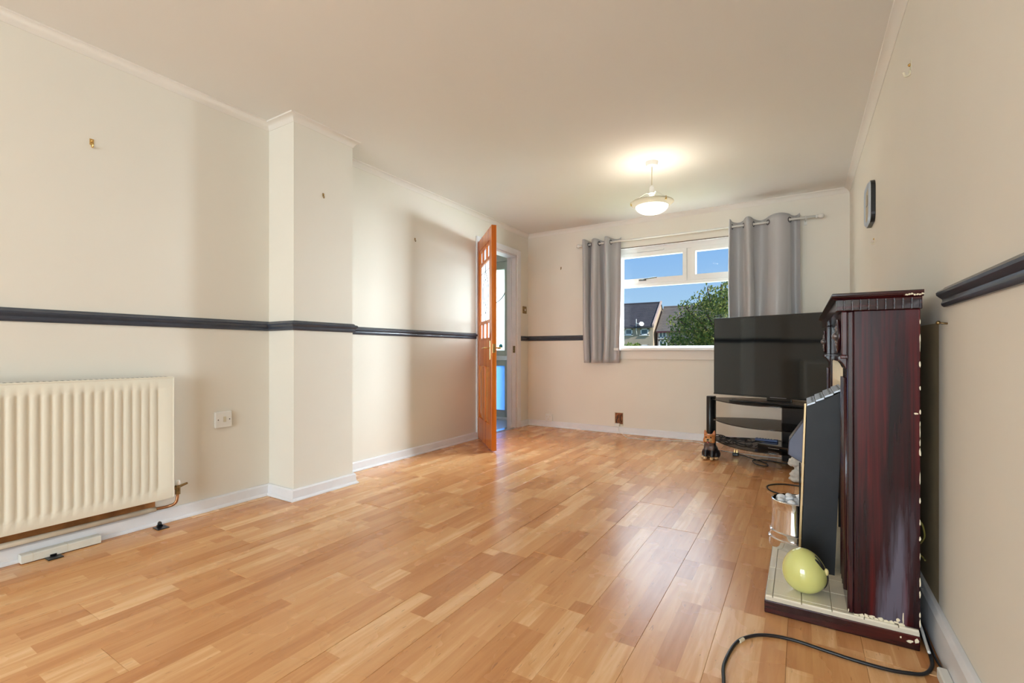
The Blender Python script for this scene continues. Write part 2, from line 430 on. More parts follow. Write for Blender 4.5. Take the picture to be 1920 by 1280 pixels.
m = MB().sweep([(L, BK), (L, P0), (PX, P0), (PX, P1), (L, P1), (L, DO0 - .065)], dp, 0, 5)
struct(m.build('trim_1', 'dado', autos=35), 'dark slate moulded dado rail along the left wall')
m = MB().sweep([(L, DO1 + .075), (L, F), (WX0 - .02, F)], dp, 0, 2)
struct(m.build('trim_2', 'dado', autos=35), 'dark slate dado rail from the doorway to the window')
m = MB().sweep([(R, 1.80), (R, BK)], dp, 0, 1)
struct(m.build('trim_3', 'dado', autos=35), 'dark slate dado rail with a cut end on the right wall')
cp = [(0, H - .042), (.003, H - .042), (.005, H - .036), (.011, H - .024), (.022, H - .013), (.034, H - .008), (.038, H - .007), (.040, H), (0, H)]
m = MB().sweep(path, cp, 0, 5); struct(m.build('trim_4', 'cornice', autos=35), 'thin plaster cornice above the left wall and pier')
m = MB().sweep(path, cp, 5, 6); struct(m.build('trim_5', 'cornice', autos=35), 'thin plaster cornice above the far wall')
m = MB().sweep(path, cp, 6, 7); struct(m.build('trim_6', 'cornice', autos=35), 'thin plaster cornice above the right wall')

# ------------------------------------------------------------------ windows
def win_mesh(parent, name, boxes, mat, bev=.004):
    q = MB()
    for a, b in boxes: q.box(a, b)
    return q.build(name, mat, parent, bevel=bev)
FY0, FY1 = F + .055, F + .108
w1 = thing('window_1', 'white plastic window with two top lights over the street view', None, (-.98, F + .09, WZ0), kind='structure')
ZT0, ZT1, ZG = 1.578, 1.668, 1.885
MX0, MX1 = -1.03, -.905
win_mesh(w1, 'frame', [((WX0, FY0, WZ0), (WX0 + .06, FY1, WZ1)), ((WX1 - .06, FY0, WZ0), (WX1, FY1, WZ1)), ((WX0 + .06, FY0, WZ1 - .06), (WX1 - .06, FY1, WZ1)), ((WX0 + .06, FY0, WZ0), (WX1 - .06, FY1, WZ0 + .02)),
                      ((WX0 + .06, FY0, 1.578), (WX1 - .06, FY1, 1.61)), ((MX0 + .04, FY0, 1.61), (MX1 - .04, FY1, WZ1 - .06))], 'upvc')
for xa, xb in ((WX0 + .06, MX0 + .04), (MX1 - .04, WX1 - .06)):
    za, zb = 1.61, WZ1 - .06; t = .04; y0, y1 = FY0 - .012, FY1 - .006
    s_ = win_mesh(w1, 'top_light', [((xa, y0, za + .055), (xa + .004 if xa < -1.2 else xa + t, y1, zb - t)), ((xb - t, y0, za + .055), (xb, y1, zb - t)), ((xa, y0, za), (xb, y1, za + .055)), ((xa, y0, zb - t), (xb, y1, zb))], 'upvc', 0)
    win_mesh(s_, 'pane', [((xa, FY0 + .03, za + .05), (xb, FY0 + .036, zb - .03))], 'glass', 0)
win_mesh(w1, 'pane', [((WX0 + .05, FY0 + .03, WZ0 + .015), (WX1 - .05, FY0 + .036, 1.59))], 'glass', 0)
win_mesh(w1, 'trickle_vent', [((-1.5, FY0 - .02, 1.948), (-1.22, FY0 + .004, 1.966))], 'white_plastic', .003)
q = MB(); q.box((-1.475, FY0 - .03, 1.638), (-1.40, FY0 - .012, 1.652)); q.tube([(-1.44, FY0 - .03, 1.646), (-1.40, FY0 - .05, 1.652), (-1.28, FY0 - .05, 1.66)], .006, 8)
q.build('handle', 'darkchrome', w1, smooth=False)
q = MB(); q.box((WX0 + .0, F - .06, .895), (WX1 + .0, FY0 + .01, .925))
q.build('window_sill', 'upvc', w1, bevel=.006)
q = MB(); q.box((WX0 + .05, F - .022, .803), (WX1 - .05, F, .893)); q.build('apron_board', 'cornice', w1, bevel=.003)
q = MB(); q.box((WX0, F, WZ0), (WX0 + .006, FY0, WZ1)); q.box((WX1 - .006, F, WZ0), (WX1, FY0, WZ1)); q.box((WX0, F, WZ1 - .006), (WX1, FY0, WZ1))
q.build('reveal_lining', 'upvc', w1)
q = MB(); q.box((WX0, F - .0015, 1.9955), (WX1, F + .004, 2.0025)); q.build('head_joint', plain('brown_joint', srgb(96, 74, 52), .8), w1)  # thin brown strip for the gap line above the frame

w2 = thing('window_2', 'wide white window behind the viewer', None, (-1.25, BK - .1, BZ0), kind='structure')
win_mesh(w2, 'frame', [((BX0, BK - .14, BZ0), (BX0 + .06, BK - .08, BZ1)), ((BX1 - .06, BK - .14, BZ0), (BX1, BK - .08, BZ1)), ((BX0, BK - .14, BZ0), (BX1, BK - .08, BZ0 + .06)), ((BX0, BK - .14, BZ1 - .06), (BX1, BK - .08, BZ1)), ((-.91, BK - .14, BZ0), (-.85, BK - .08, BZ1))], 'upvc')
for xa, xb in ((BX0 + .05, -.90), (-.86, BX1 - .05)):
    win_mesh(w2, 'pane', [((xa, BK - .115, BZ0 + .05), (xb, BK - .109, BZ1 - .05))], 'glass', 0)

# ------------------------------------------------------------------ doorway, pine door, hall
q = MB(); JX = L + .018
for ya, yb, za, zb in ((DO0 - .062, DO0, 0, DOH + .062), (DO1, DO1 + .07, 0, DOH + .062), (DO0, DO1, DOH, DOH + .062)):
    q.box((L, ya, za), (JX, yb, zb))
    e_ = .014
q.box((L - T, DO0 - .001, 0), (L, DO0 + .022, DOH)); q.box((L - T, DO1 - .022, 0), (L, DO1 + .001, DOH)); q.box((L - T, DO0, DOH - .02), (L, DO1, DOH))
q.box((L - T * .6, DO0 + .022, 0), (L - .05, DO0 + .034, DOH - .02)); q.box((L - T * .6, DO1 - .034, 0), (L - .05, DO1 - .022, DOH - .02))
fr = struct(q.build('trim_7', 'trimwhite', bevel=.004), 'white painted frame round the open doorway')
q = MB(); q.box((L - .005, DO1 - .0235, .87), (L - .035, DO1 - .021, .95)); q.build('strike_plate', 'oldbrass', fr)
q = MB(); q.box((L - .09, DO0 + .02, 0), (L - .02, DO1 - .02, .008)); q.build('threshold_strip', 'steel', fr, bevel=.003)

ang = math.radians(-44.6)   # leaf direction (cos, sin) from the hinge, in the room
d1 = thing('door_1', 'varnished pine door with leaded glass standing open into the room', None, (-2.846, 3.952, .012), ang, kind='structure')
DW, DT, DH = .752, .045, 1.985
def dbox(name, boxes, mat, parent=d1, bev=.003):
    q = MB()
    for a, b in boxes: q.box(a, b)
    return q.build(name, mat, parent, bevel=bev, world=False)
SW = .105
dbox('stile', [((0, 0, 0), (SW, DT, DH))], 'pine'); dbox('stile', [((DW - SW, 0, 0), (DW, DT, DH))], 'pine')
for za, zb in ((0, .215), (.735, .98), (DH - .11, DH)): dbox('rail', [((SW, .001, za), (DW - SW, DT - .001, zb))], 'pine')
dbox('muntin', [((DW / 2 - .045, .002, .215), (DW / 2 + .045, DT - .002, .735))], 'pine')
for xa, xb in ((SW, DW / 2 - .045), (DW / 2 + .045, DW - SW)):
    q = MB(); q.box((xa, .014, .215), (xb, DT - .014, .735))
    for yy, dy in ((.014, -1), (DT - .014, 1)):
        o_ = .05
        a = [(xa + .012, yy, .227), (xb - .012, yy, .227), (xb - .012, yy, .723), (xa + .012, yy, .723)]
        b = [(xa + o_, yy + dy * .009, .215 + o_), (xb - o_, yy + dy * .009, .215 + o_), (xb - o_, yy + dy * .009, .735 - o_), (xa + o_, yy + dy * .009, .735 - o_)]
        q.add(a + b, [(0, 1, 5, 4), (1, 2, 6, 5), (2, 3, 7, 6), (3, 0, 4, 7), (4, 5, 6, 7)])
    q.build('panel', 'pine_panel', d1, world=False)
GX0, GX1 = SW + .03, DW - SW - .03
q = MB(); 
for a, b in (((SW, .006, .98), (GX0, DT - .006, DH - .11)), ((GX1, .006, .98), (DW - SW, DT - .006, DH - .11)), ((GX0, .006, .98), (GX1, DT - .006, 1.0)), ((GX0, .006, DH - .135), (GX1, DT - .006, DH - .11)),
             ((GX0, .006, 1.135), (GX1, DT - .006, 1.165)), ((GX0, .006, DH - .275), (GX1, DT - .006, DH - .245)), ((GX0 + .13, .006, 1.0), (GX0 + .155, DT - .006, 1.135)), ((GX1 - .155, .006, 1.0), (GX1 - .13, DT - .006, 1.135)), ((GX0 + .13, .006, DH - .245), (GX0 + .155, DT - .006, DH - .135)), ((GX1 - .155, .006, DH - .245), (GX1 - .13, DT - .006, DH - .135))): q.box(a, b)
q.build('glazing_bar', 'pine', d1, bevel=.002, world=False)
for xa, xb, za, zb in ((GX0, GX1, 1.165, DH - .275), (GX0, GX0 + .13, 1.0, 1.135), (GX0 + .155, GX1 - .155, 1.0, 1.135), (GX1 - .13, GX1, 1.0, 1.135), (GX0, GX0 + .13, DH - .245, DH - .135), (GX0 + .155, GX1 - .155, DH - .245, DH - .135), (GX1 - .13, GX1, DH - .245, DH - .135)):
    gp = dbox('pane', [((xa, DT / 2 - .002, za), (xb, DT / 2 + .002, zb))], 'doorglass', bev=0)
    if zb - za > .3:
        q = MB(); cx, cz = DW / 2, (za + zb) / 2; y = DT / 2 - .004
        for s in (-1, 1):
            q.tube([(cx + s * .145 * math.sin(PI * t / 16), y, cz - .2 + .4 * t / 16) for t in range(17)], .0026, 6)
            q.tube([(cx + s * .07 * math.sin(PI * t / 16), y, cz - .13 + .26 * t / 16) for t in range(17)], .0026, 6)
        for z in (cz - .2, cz + .2):
            q.tube([(xa, y, z), (xb, y, z)], .0026, 6)
        q.tube([(cx, y, za), (cx, y, cz - .2)], .0026, 6); q.tube([(cx, y, cz + .2), (cx, y, zb)], .0026, 6)
        q.build('leading', 'darkchrome', gp, world=False)
for sy in (0, 1):
    y0 = -.006 if sy == 0 else DT; y1 = y0 + .006; dy = -1 if sy == 0 else 1
    hp = dbox('handle', [((DW - .075, y0, .80), (DW - .045, y1, .97))], 'brass', bev=.003)
    ys = y0 if sy == 0 else y1
    q = MB(); q.tube(spline([(DW - .06, ys, .905), (DW - .06, ys + dy * .035, .905), (DW - .075, ys + dy * .048, .905), (DW - .17, ys + dy * .048, .90)], 5), .0075, 10)
    q.build('lever', 'brass', hp, smooth=True, world=False)
dbox('latch_plate', [((DW - .001, .009, .86), (DW + .002, DT - .009, .94))], 'brass', bev=.001)
for z in (.25, 1.0, 1.75):
    q = MB(); q.tube([(-.006, DT + .002, z - .04), (-.006, DT + .002, z + .04)], .006, 10); q.build('hinge', 'oldbrass', d1, world=False)

# hall beyond the doorway
HX = -4.05; HY = 5.16
m = MB(); m.box((HX, 2.4, -.06), (L - T, HY + .28, 0)); m.box((L - T, DO0, -.06), (L, DO1, 0))
struct(m.build('floor_hall', plain('hall_floor_vinyl', srgb(170, 172, 180), .3, noise=.06, nscale=9)), 'pale grey hall floor beyond the doorway')
m = MB(); m.box((HX - .12, 2.3, 0), (HX, HY + .28, H)); m.box((HX, 2.3, 0), (L - T, 2.4, H))
struct(m.build('wall_hall', 'wall'), 'cream hall wall beyond the doorway')
DX0, DX1 = -3.99, -3.165
m = MB(); m.box((HX, HY, 0), (DX0, HY + .2, H)); m.box((DX1, HY, 0), (L - T, HY + .2, H)); m.box((DX0, HY, 2.06), (DX1, HY + .2, H))
struct(m.build('wall_hall_front', plain('hall_frame_grey', srgb(196, 198, 188), .5)), 'grey-green hall wall round the front door')
d2 = thing('door_2', 'pale grey front door with reeded glass seen through the doorway', None, ((DX0 + DX1) / 2, HY, 0), kind='structure')
M['greydoor'] = plain('grey_green_door', srgb(186, 190, 178), .4)
y0, y1 = HY + .02, HY + .065
for xa, xb in ((DX0, DX0 + .12), (DX1 - .125, DX1)): win_mesh(d2, 'stile', [((xa, y0, .02), (xb, y1, 2.06))], 'greydoor')
for za, zb in ((.02, .12), (.70, .90), (1.96, 2.06)): win_mesh(d2, 'rail', [((DX0 + .12, y0, za), (DX1 - .125, y1, zb))], 'greydoor')
win_mesh(d2, 'pane', [((DX0 + .12, y0 + .02, .12), (DX1 - .125, y0 + .028, .70))], 'blueglass', 0)
gp = win_mesh(d2, 'pane', [((DX0 + .12, y0 + .02, .90), (DX1 - .125, y0 + .028, 1.96))], 'frosted', 0)
q = MB(); cx = (DX0 + DX1) / 2
q.tube([(cx + .30 * math.cos(a), y0 + .012, 1.72 + .22 * math.sin(a)) for a in [PI + PI * t / 20 for t in range(21)]], .006, 6)
q.build('leading', 'darkchrome', gp)
win_mesh(d2, 'letter_plate', [((cx - .1, y0 - .006, .77), (cx + .36, y0, .83))], 'steel', .002)
win_mesh(d2, 'weather_bar', [((DX0, HY - .03, .0), (DX1, HY + .02, .03))], 'upvc', .004)
q = MB(); q.ball((-3.345, HY + .012, .955), (.028, .006, .028), 12, 8); q.build('round_sticker', plain('turquoise_sticker', srgb(60, 170, 190), .4), d2, smooth=True)

# ------------------------------------------------------------------ fireplace: hearth
hx0, hx1, hy0, hy1 = -.106, .300, 1.812, 3.05
hz, hw = .060, .043
he = thing('hearth', 'low hearth base with cream glazed tiles and a dark red wooden edge', 'hearth', ((hx0 + hx1) / 2, (hy0 + hy1) / 2, 0))
q = MB(); q.box((hx0, hy0, 0), (hx1, hy1, hw)); q.build('plinth', 'mahogany_flat', he, bevel=.003)
q = MB(); q.box((hx0 + .003, hy0 + .003, hw), (hx1 - .001, hy1 - .003, hz - .006)); q.build('grout_bed', 'grout', he)
def tiles():
    bw = .022; g = .0018; tw = .083
    xs = [hx0 + .003, hx0 + .003 + bw]; x = hx0 + .003 + bw
    while x + tw < hx1 - .02: x += tw; xs.append(x)
    if hx1 - .001 - xs[-1] > .02: xs.append(hx1 - .001)
    else: xs[-1] = hx1 - .001
    ys = [hy0 + .003, hy0 + .003 + bw]; y = ys[-1]; th = .11
    while y + th < hy1 - .05: y += th; ys.append(y)
    ys.append(hy1 - .003)
    for i in range(len(xs) - 1):
        for j in range(len(ys) - 1):
            q = MB(); q.box((xs[i] + g / 2, ys[j] + g / 2, hw + .001), (xs[i + 1] - g / 2, ys[j + 1] - g / 2, hz + random.uniform(-.0004, .0004)))
            q.build('tile', 'tile', he, bevel=.0015, loc=None)
tiles()

# ------------------------------------------------------------------ fireplace: surround
sx1 = .302
fp = thing('fireplace_surround', 'dark red mahogany fireplace surround with moulded mantel and chipped edges', 'fireplace', (.2, 2.43, hz))
sy0, sy1 = 1.822, 3.03
NB = .19                                                  # pilaster width
for k, (ya, yb) in enumerate(((sy0, sy0 + NB), (sy1 - NB, sy1))):
    q = MB(); q.box((.142, ya, hz + .001), (sx1, yb, 1.012)); pl = q.build('pilaster', 'mahogany', fp, bevel=.002)
    q = MB(); q.box((.125, ya + .002, hz + .001), (.142, yb - .002, 1.012)); q.build('front_strip', 'mahogany_dark', pl, bevel=.004)
    for j in range(4):
        yc = ya + .035 + j * (NB - .07) / 3
        q = MB(); q.tube([(.124, yc, .12), (.124, yc, .80)], .008, 8); q.build('reed', 'mahogany_dark', pl, smooth=True)
    q = MB(); q.box((.110, ya + .001, .872), (.126, yb - .001, 1.012)); bl = q.build('frieze_block', 'mahogany_dark', fp, bevel=.003)
    yc, zc = (ya + yb) / 2, .936
    q = MB(); q.tube([(.106, yc + .058 * math.cos(a), zc + .052 * math.sin(a)) for a in [2 * PI * t / 40 for t in range(41)]], .0055, 8, cap=False)
    q.build('oval_moulding', 'mahogany_dark', bl, smooth=True)
    q = MB()
    for t in range(-3, 4): q.ball((.101 + .0012 * abs(t), yc + (.009 if t % 2 else -.006), zc + t * .010), (.007, .009, .006), 8, 6)
    q.ball((.098, yc, zc), (.010, .014, .012), 10, 8)
    q.build('carved_rosette', plain('worn_silver_gilt', srgb(120, 112, 112), .28, metal=.6), bl, smooth=True)
    # corbel under the block
    q = MB(); q.extr([(.104, .872), (.126, .872), (.126, .828), (.121, .830), (.116, .842), (.108, .853), (.101, .858), (.099, .866)], 'Y', ya + .02, yb - .02)
    q.build('corbel', 'mahogany_dark', fp, bevel=.003)
    q = MB(); q.box((.106, ya - .002, .862), (.128, yb + .002, .874)); q.build('block_moulding', 'mahogany_dark', fp, bevel=.003)
q = MB(); q.box((.128, sy0 + NB, .845), (sx1, sy1 - NB, 1.012)); q.build('frieze', 'mahogany_dark', fp, bevel=.002)
# cream back panel with opening
oy0, oy1, oz = 2.16, 2.69, .70
q = MB(); q.box((.137, sy0 + NB, hz + .001), (.150, oy0, .845)); q.box((.137, oy1, hz + .001), (.150, sy1 - NB, .845)); q.box((.137, oy0, oz), (.150, oy1, .845))
bpn = q.build('back_panel', 'creampaint', fp)
q = MB()
for j in range(30):
    yc = sy0 + NB + .014 + j * .0275
    q = MB(); q.tube([(.138, yc, oz + .012), (.138, yc, .84)], .004, 6); q.build('flute', 'creampaint', bpn, smooth=True)
q = MB(); q.box((.150, oy0 - .02, hz + .001), (.298, oy0, oz)); q.box((.150, oy1, hz + .001), (.298, oy1 + .02, oz)); q.box((.290, oy0, hz + .001), (.298, oy1, oz)); q.box((.150, oy0 - .02, oz), (.298, oy1 + .02, oz + .015))
q.build('fire_recess', 'black_matt', fp)
# mantel: dentil band then moulded shelf
q = MB(); q.box((.096, sy0 - .004, 1.012), (.306, sy1 + .004, 1.049)); q.build('dentil_band', 'mahogany_flat', fp, bevel=.002)
dn = [o for o in fp.children if o.name.startswith('dentil_band')][0]
dbk = 10; dxs = .0205
for j in range(dbk):
    xa = .0975 + j * dxs
    q = MB(); q.box((xa, sy0 - .0105, 1.0135), (xa + dxs - .0035, sy0 - .003, 1.0475)); q.build('dentil', 'mahogany_flat', dn, bevel=.0012)
msh = [(1.049, 0), (1.049, .004), (1.052, .008), (1.055, .014), (1.058, .015), (1.060, .012), (1.066, .012), (1.068, .010)]
q = MB(); vs = []
for z, o_ in msh: vs += [(.096 - o_, sy0 - .004 - o_, z), (.308, sy0 - .004 - o_, z), (.308, sy1 + .004 + o_, z), (.096 - o_, sy1 + .004 + o_, z)]
n_ = len(msh)
q.add(vs, [(3, 2, 1, 0), tuple((n_ - 1) * 4 + k for k in range(4))] + [(i * 4 + k, i * 4 + (k + 1) % 4, (i + 1) * 4 + (k + 1) % 4, (i + 1) * 4 + k) for i in range(n_ - 1) for k in range(4)])
q.build('mantel_shelf', 'mahogany_flat', fp)
# chipped cream edges
q = MB()
def chip(x, z, w, hgt, y):
    k = 9; c = (x, y, z)
    pts = []
    for t in range(k):
        a = 2 * PI * t / k; r_ = random.uniform(.6, 1.1)
        pts.append((x + w * r_ * math.cos(a), y, z + hgt * r_ * math.sin(a)))
    n0 = len(pts); q.add(pts + [(p[0], y + .002, p[2]) for p in pts], [tuple(range(n0)), tuple(range(2 * n0 - 1, n0 - 1, -1))] + [(i, (i + 1) % n0, n0 + (i + 1) % n0, n0 + i) for i in range(n0)])
yy = sy0 - .0004
z = .08
while z < 1.0:
    chip(sx1 - .001, z, random.uniform(.0008, .0025), random.uniform(.006, .022), yy); z += random.uniform(.02, .08)
for x in [.150 + .012 * t for t in range(10)]: chip(x, hz + random.uniform(.0, .006), .009, random.uniform(.003, .008), yy)
chip(.262, .085, .002, .022, yy); chip(.250, .075, .005, .008, yy); chip(.292, .70, .006, .003, yy); chip(.128, .07, .002, .006, yy - .0005)
for t in range(7): chip(.268 + t * .006, 1.053 + random.uniform(-.001, .003), .004, .003, sy0 - .0195)
q.build('paint_chip', 'creampaint', fp)['kind'] = 'stuff'

# hearth chips
q = MB()
chip(.276, .024, .010, .005, hy0 - .0006); chip(.292, .030, .006, .009, hy0 - .0006); chip(.255, .03, .002, .004, hy0 - .0006)
q.build('paint_chip', 'creampaint', he)['kind'] = 'stuff'

# ------------------------------------------------------------------ electric fire standing on the hearth
fx0, fx1, fy0, fy1 = 0.0, .112, 2.10, 2.225
ef = thing('electric_fire', 'tall black electric fire with stepped silver vent top leaning in front of the fireplace', 'electric fire', (.055, 2.2, hz))
lean = lambda z: (z - hz) * .030
q = MB(); N = 4
prof = [(fx0, hz)]
stepz = [.678, .695, .712, .729]
prof = [(fx1 - .006, hz), (fx1 + lean(.74), .746)]
for i in range(3, -1, -1):
    xa = fx0 + (fx1 - fx0) * i / 4 + lean(.7); xb = fx0 + (fx1 - fx0) * (i + 1) / 4 + lean(.7)
    prof += [(xb if i < 3 else fx1 + lean(.74), stepz[i] + .012), (xa, stepz[i])]
prof.append((fx0, hz))
q.extr(prof, 'Y', fy0, fy1); q.build('casing', 'firecasing', ef, bevel=.0015)
for i in range(4):
    xa = fx0 + (fx1 - fx0) * i / 4 + lean(.7) + .0005; xb = fx0 + (fx1 - fx0) * (i + 1) / 4 + lean(.7) - .001
    q = MB(); za, zb = stepz[i] + .001, stepz[i] + .013
    vs = [(xa, fy0 - .002, za), (xb, fy0 - .002, zb), (xb, fy1 + .10, zb + .004), (xa, fy1 + .10, za + .004)]
    q.add(vs + [(a, b, c + .007) for a, b, c in vs], [(3, 2, 1, 0), (4, 5, 6, 7), (0, 1, 5, 4), (1, 2, 6, 5), (2, 3, 7, 6), (3, 0, 4, 7)])
    vb = q.build('vent_louvre', 'silvervent', ef, bevel=.001)
    for j in range(4):
        q = MB(); ya = fy0 + .025 + j * .05
        fr_ = (ya - fy0) / (fy1 + .1 - fy0)
        xm0, xm1 = xa + .008, xb - .006; dz = .004 * fr_
        s0 = za + (zb - za) * .18 + .0073 + dz; s1 = za + (zb - za) * .82 + .0073 + dz
        q.add([(xm0, ya, s0), (xm1, ya, s1), (xm1, ya + .022, s1 + .0006), (xm0, ya + .022, s0 + .0006)], [(0, 1, 2, 3)]); q.build('vent_slot', 'black_matt', vb)
q = MB(); q.extr([(fx0 - .010, hz + .004), (fx0 - .002, hz + .004), (fx0 + lean(.69) - .001, .689), (fx0 + lean(.69) - .008, .689)], 'Y', fy0 - .003, fy0 + .012)
q.build('brass_edge', plain('dull_brass_trim', (.50, .36, .19, 1), .38, metal=.6), ef, bevel=.001)
q = MB(); q.extr([(fx0 + .016, .632), (fx0 - .040, .540), (fx0 - .044, .486), (fx0 + .012, .452)], 'Y', fy0 + .02, fy1 - .002)
q.build('hood', plain('grey_metallic_hood', srgb(58, 62, 78), .2, metal=.3), ef, bevel=.003)
q = MB(); q.box((fx0 - .006, fy0 + .013, hz + .02), (fx0 - .0005, fy1 - .005, .44)); q.build('front_grille', 'black_matt', ef, bevel=.002)

# ------------------------------------------------------------------ bucket of pebbles
bc = Vector((-.020, 2.335, hz)); 
bk = thing('metal_bucket', 'shiny silver metal bucket standing on the tiled hearth', 'bucket', tuple(bc))
q = MB(); q.lathe([(.0, .001), (.098, .001), (.099, .006), (.098, .030), (.101, .034), (.101, .038), (.095, .042), (.094, .062), (.096, .066), (.090, .070), (.083, .160), (.0835, .170), (.080, .168), (.083, .08), (.0, .07)], (0, 0, 0), 48)
q.build('body', 'steel', bk, autos=40, world=False)
q = MB(); q.lathe([(.0845, .160), (.0875, .158), (.0875, .192), (.089, .195), (.085, .197), (.0815, .192), (.0815, .160)], (0, 0, 0), 48, closed=True); q.build('rim_band', 'steel', bk, autos=40, world=False)
pc = 0
for ring, (rr, cnt, zz) in enumerate(((.055, 8, .165), (.026, 5, .180), (.0, 1, .192), (.058, 7, .190), (.03, 4, .204))):
    for k in range(cnt):
        a = 2 * PI * k / max(cnt, 1) + ring * .6
        p = bc + Vector((rr * math.cos(a), rr * math.sin(a), zz))
        q = MB(); rx = random.uniform(.015, .021)
        q.ball((0, 0, 0), (rx, rx * random.uniform(.7, .9), rx * random.uniform(.6, .8)), 14, 9)
        o = q.build('pebble', 'pebble', None, smooth=True); o.location = p; o.rotation_euler = (random.uniform(-.4, .4), random.uniform(-.4, .4), random.uniform(0, 3))
        tag(o, 'smooth white pebble piled in the silver metal bucket', 'pebble', 'white pebbles in the bucket')

# ------------------------------------------------------------------ yellow egg ornament
eg = thing('egg_ornament', 'glossy pale yellow egg ornament with a bee motif on the hearth', 'ornament', (.010, 1.915, hz))
def eggr(t): return .0665 * math.sin(t) * (1 + .13 * math.cos(t))
tilt = Matrix.Rotation(math.radians(-7), 4, 'Y') @ Matrix.Rotation(math.radians(6), 4, 'X')
q = MB(); q.lathe([(eggr(PI * i / 28), .074 - .074 * math.cos(PI * i / 28)) for i in range(29)], (0, 0, 0), 40); q.xf(Matrix.Translation((.008, 0, .0012)) @ tilt)
q.build('shell', plain('pale_yellow_glaze', srgb(216, 216, 134), .1, noise=.03, nscale=14, coat=.5), eg, smooth=True, world=False)
def on_egg(lat, lon, lift=.0):
    t = PI * lat; r_ = eggr(t) + lift; p = Vector((r_ * math.cos(lon), r_ * math.sin(lon), .074 - (.074 + lift) * math.cos(t)))
    return tuple((Matrix.Translation((.008, 0, .0012)) @ tilt) @ p)
q = MB(); lon0 = -.30
def loop(la, lo, a, b, rot, r_=.0016):
    pts = []
    for t in range(21):
        an = 2 * PI * t / 20; u = a * math.cos(an); v = b * math.sin(an)
        pts.append(on_egg(la + (u * math.sin(rot) + v * math.cos(rot)), lo + (u * math.cos(rot) - v * math.sin(rot)) * 1.6, .001))
    q.tube(pts, r_, 6, cap=False)
loop(.66, lon0 - .16, .10, .028, 2.2); loop(.68, lon0 + .05, .10, .028, 1.3); loop(.36, lon0 + .10, .12, .03, 1.8); loop(.37, lon0 + .32, .10, .03, 1.2)
q.build('bee_outline', 'black', eg, smooth=True, world=False)
q = MB(); q.ball(on_egg(.53, lon0 + .08, .001), (.007, .007, .012), 10, 8); q.build('bee_body', plain('cream_bee', srgb(232, 214, 150), .3), eg, smooth=True, world=False)

# ------------------------------------------------------------------ radiator
rx, ry0, ry1, rz0, rz1 = -2.712, -.06, 1.140, .145, .755
rd = thing('radiator', 'long cream panel radiator with vertical flutes on the left wall', 'radiator', (-2.75, .54, rz0))
q = MB(); pitch = .0352; cols = []
y = ry0 + .03
cs = [(ry0, 0)]
while y < ry1 - .045:
    cs += [(y, 0), (y + .005, .0055), (y + .013, .0055), (y + .018, 0)]; y += pitch
cs.append((ry1, 0))
zs = [(rz0, 0, 0), (rz0 + .012, 0, .004), (rz0 + .045, 0, .004), (rz0 + .062, 1, .004), (rz1 - .062, 1, .004), (rz1 - .045, 0, .004), (rz1 - .008, 0, .004), (rz1, 0, 0)]
vs = []; nC = len(cs)
for z, a, b in zs:
    for yv, d in cs: vs.append((rx - .004 + b + d * a * -1 + (0 if a == 0 else 0), yv, z))
fs = [(i * nC + k, i * nC + k + 1, (i + 1) * nC + k + 1, (i + 1) * nC + k) for i in range(len(zs) - 1) for k in range(nC - 1)]
q.add(vs, fs); q.build('front_panel', 'cream_metal', rd, autos=50)
q = MB(); q.box((rx - .045, ry0 + .004, rz0 + .006), (rx - .016, ry1 - .004, rz1 - .012)); q.build('rear_panel', 'cream_metal', rd, bevel=.003)
for ye in (ry0, ry1):
    q = MB(); q.box((rx - .060, ye - .003, rz0 + .004), (rx + .002, ye + .003, rz1)); q.build('side_cover', 'cream_metal', rd, bevel=.002)
q = MB(); q.box((rx - .060, ry0, rz1 - .004), (rx + .001, ry1, rz1 + .003)); tg = q.build('top_grille', 'cream_metal', rd, bevel=.002)
q = MB()
for j in range(60):
    ya = ry0 + .02 + j * .0195; q.box((rx - .045, ya, rz1 + .0026), (rx - .016, ya + .009, rz1 + .0032))
q.build('grille_slot', 'black_matt', tg)
for yv in (.12, .95):
    q = MB(); q.box((L + .001, yv, .25), (rx - .044, yv + .04, .68)); q.build('wall_bracket', 'cream_metal', rd)
va = (rx - .028, ry1 + .03, rz0 + .04)
q = MB(); q.tube([(va[0], ry1 - .002, va[2]), (va[0], ry1 + .032, va[2])], .009, 12); q.tube([(va[0], va[1], va[2] - .035), (va[0], va[1], va[2] + .012)], .012, 12); q.tube([(va[0], va[1], va[2] + .002), (va[0], va[1] + .045, va[2] + .012)], [.008, .005], 10)
vv = q.build('valve', 'oldbrass', rd, smooth=False)
q = MB(); q.lathe([(0, 0), (.010, 0), (.012, .006), (.011, .020), (.006, .026), (0, .027)], (va[0], va[1], va[2] + .012), 16); q.build('valve_cap', 'white_plastic', vv, smooth=True)
q = MB(); q.tube(spline([(va[0], va[1], va[2] - .034), (va[0] - .002, va[1] - .008, .11), (va[0] - .025, va[1] - .03, .092), (L + .034, va[1] - .08, .088)], 6), .0075, 10); q.build('valve_pipe', 'copper', rd, smooth=True)
q = MB(); q.tube([(L + .034, BK + .2, .084), (L + .034, .45, .084)], .012, 12); q.tube([(L + .034, .456, .088), (L + .034, 1.09, .088)], .012, 12)
o = q.build('heating_pipe', 'cream_pipe', None, smooth=True, loc=(L + .034, .5, .084)); tag(o, 'old cream painted heating pipe running below the radiator above the skirting', 'pipe')
q = MB(); q.box((L + .0003, -.5, .066), (L + .004, 1.10, .20)); q.build('bare_plaster_strip', 'bareplaster', wall_left)

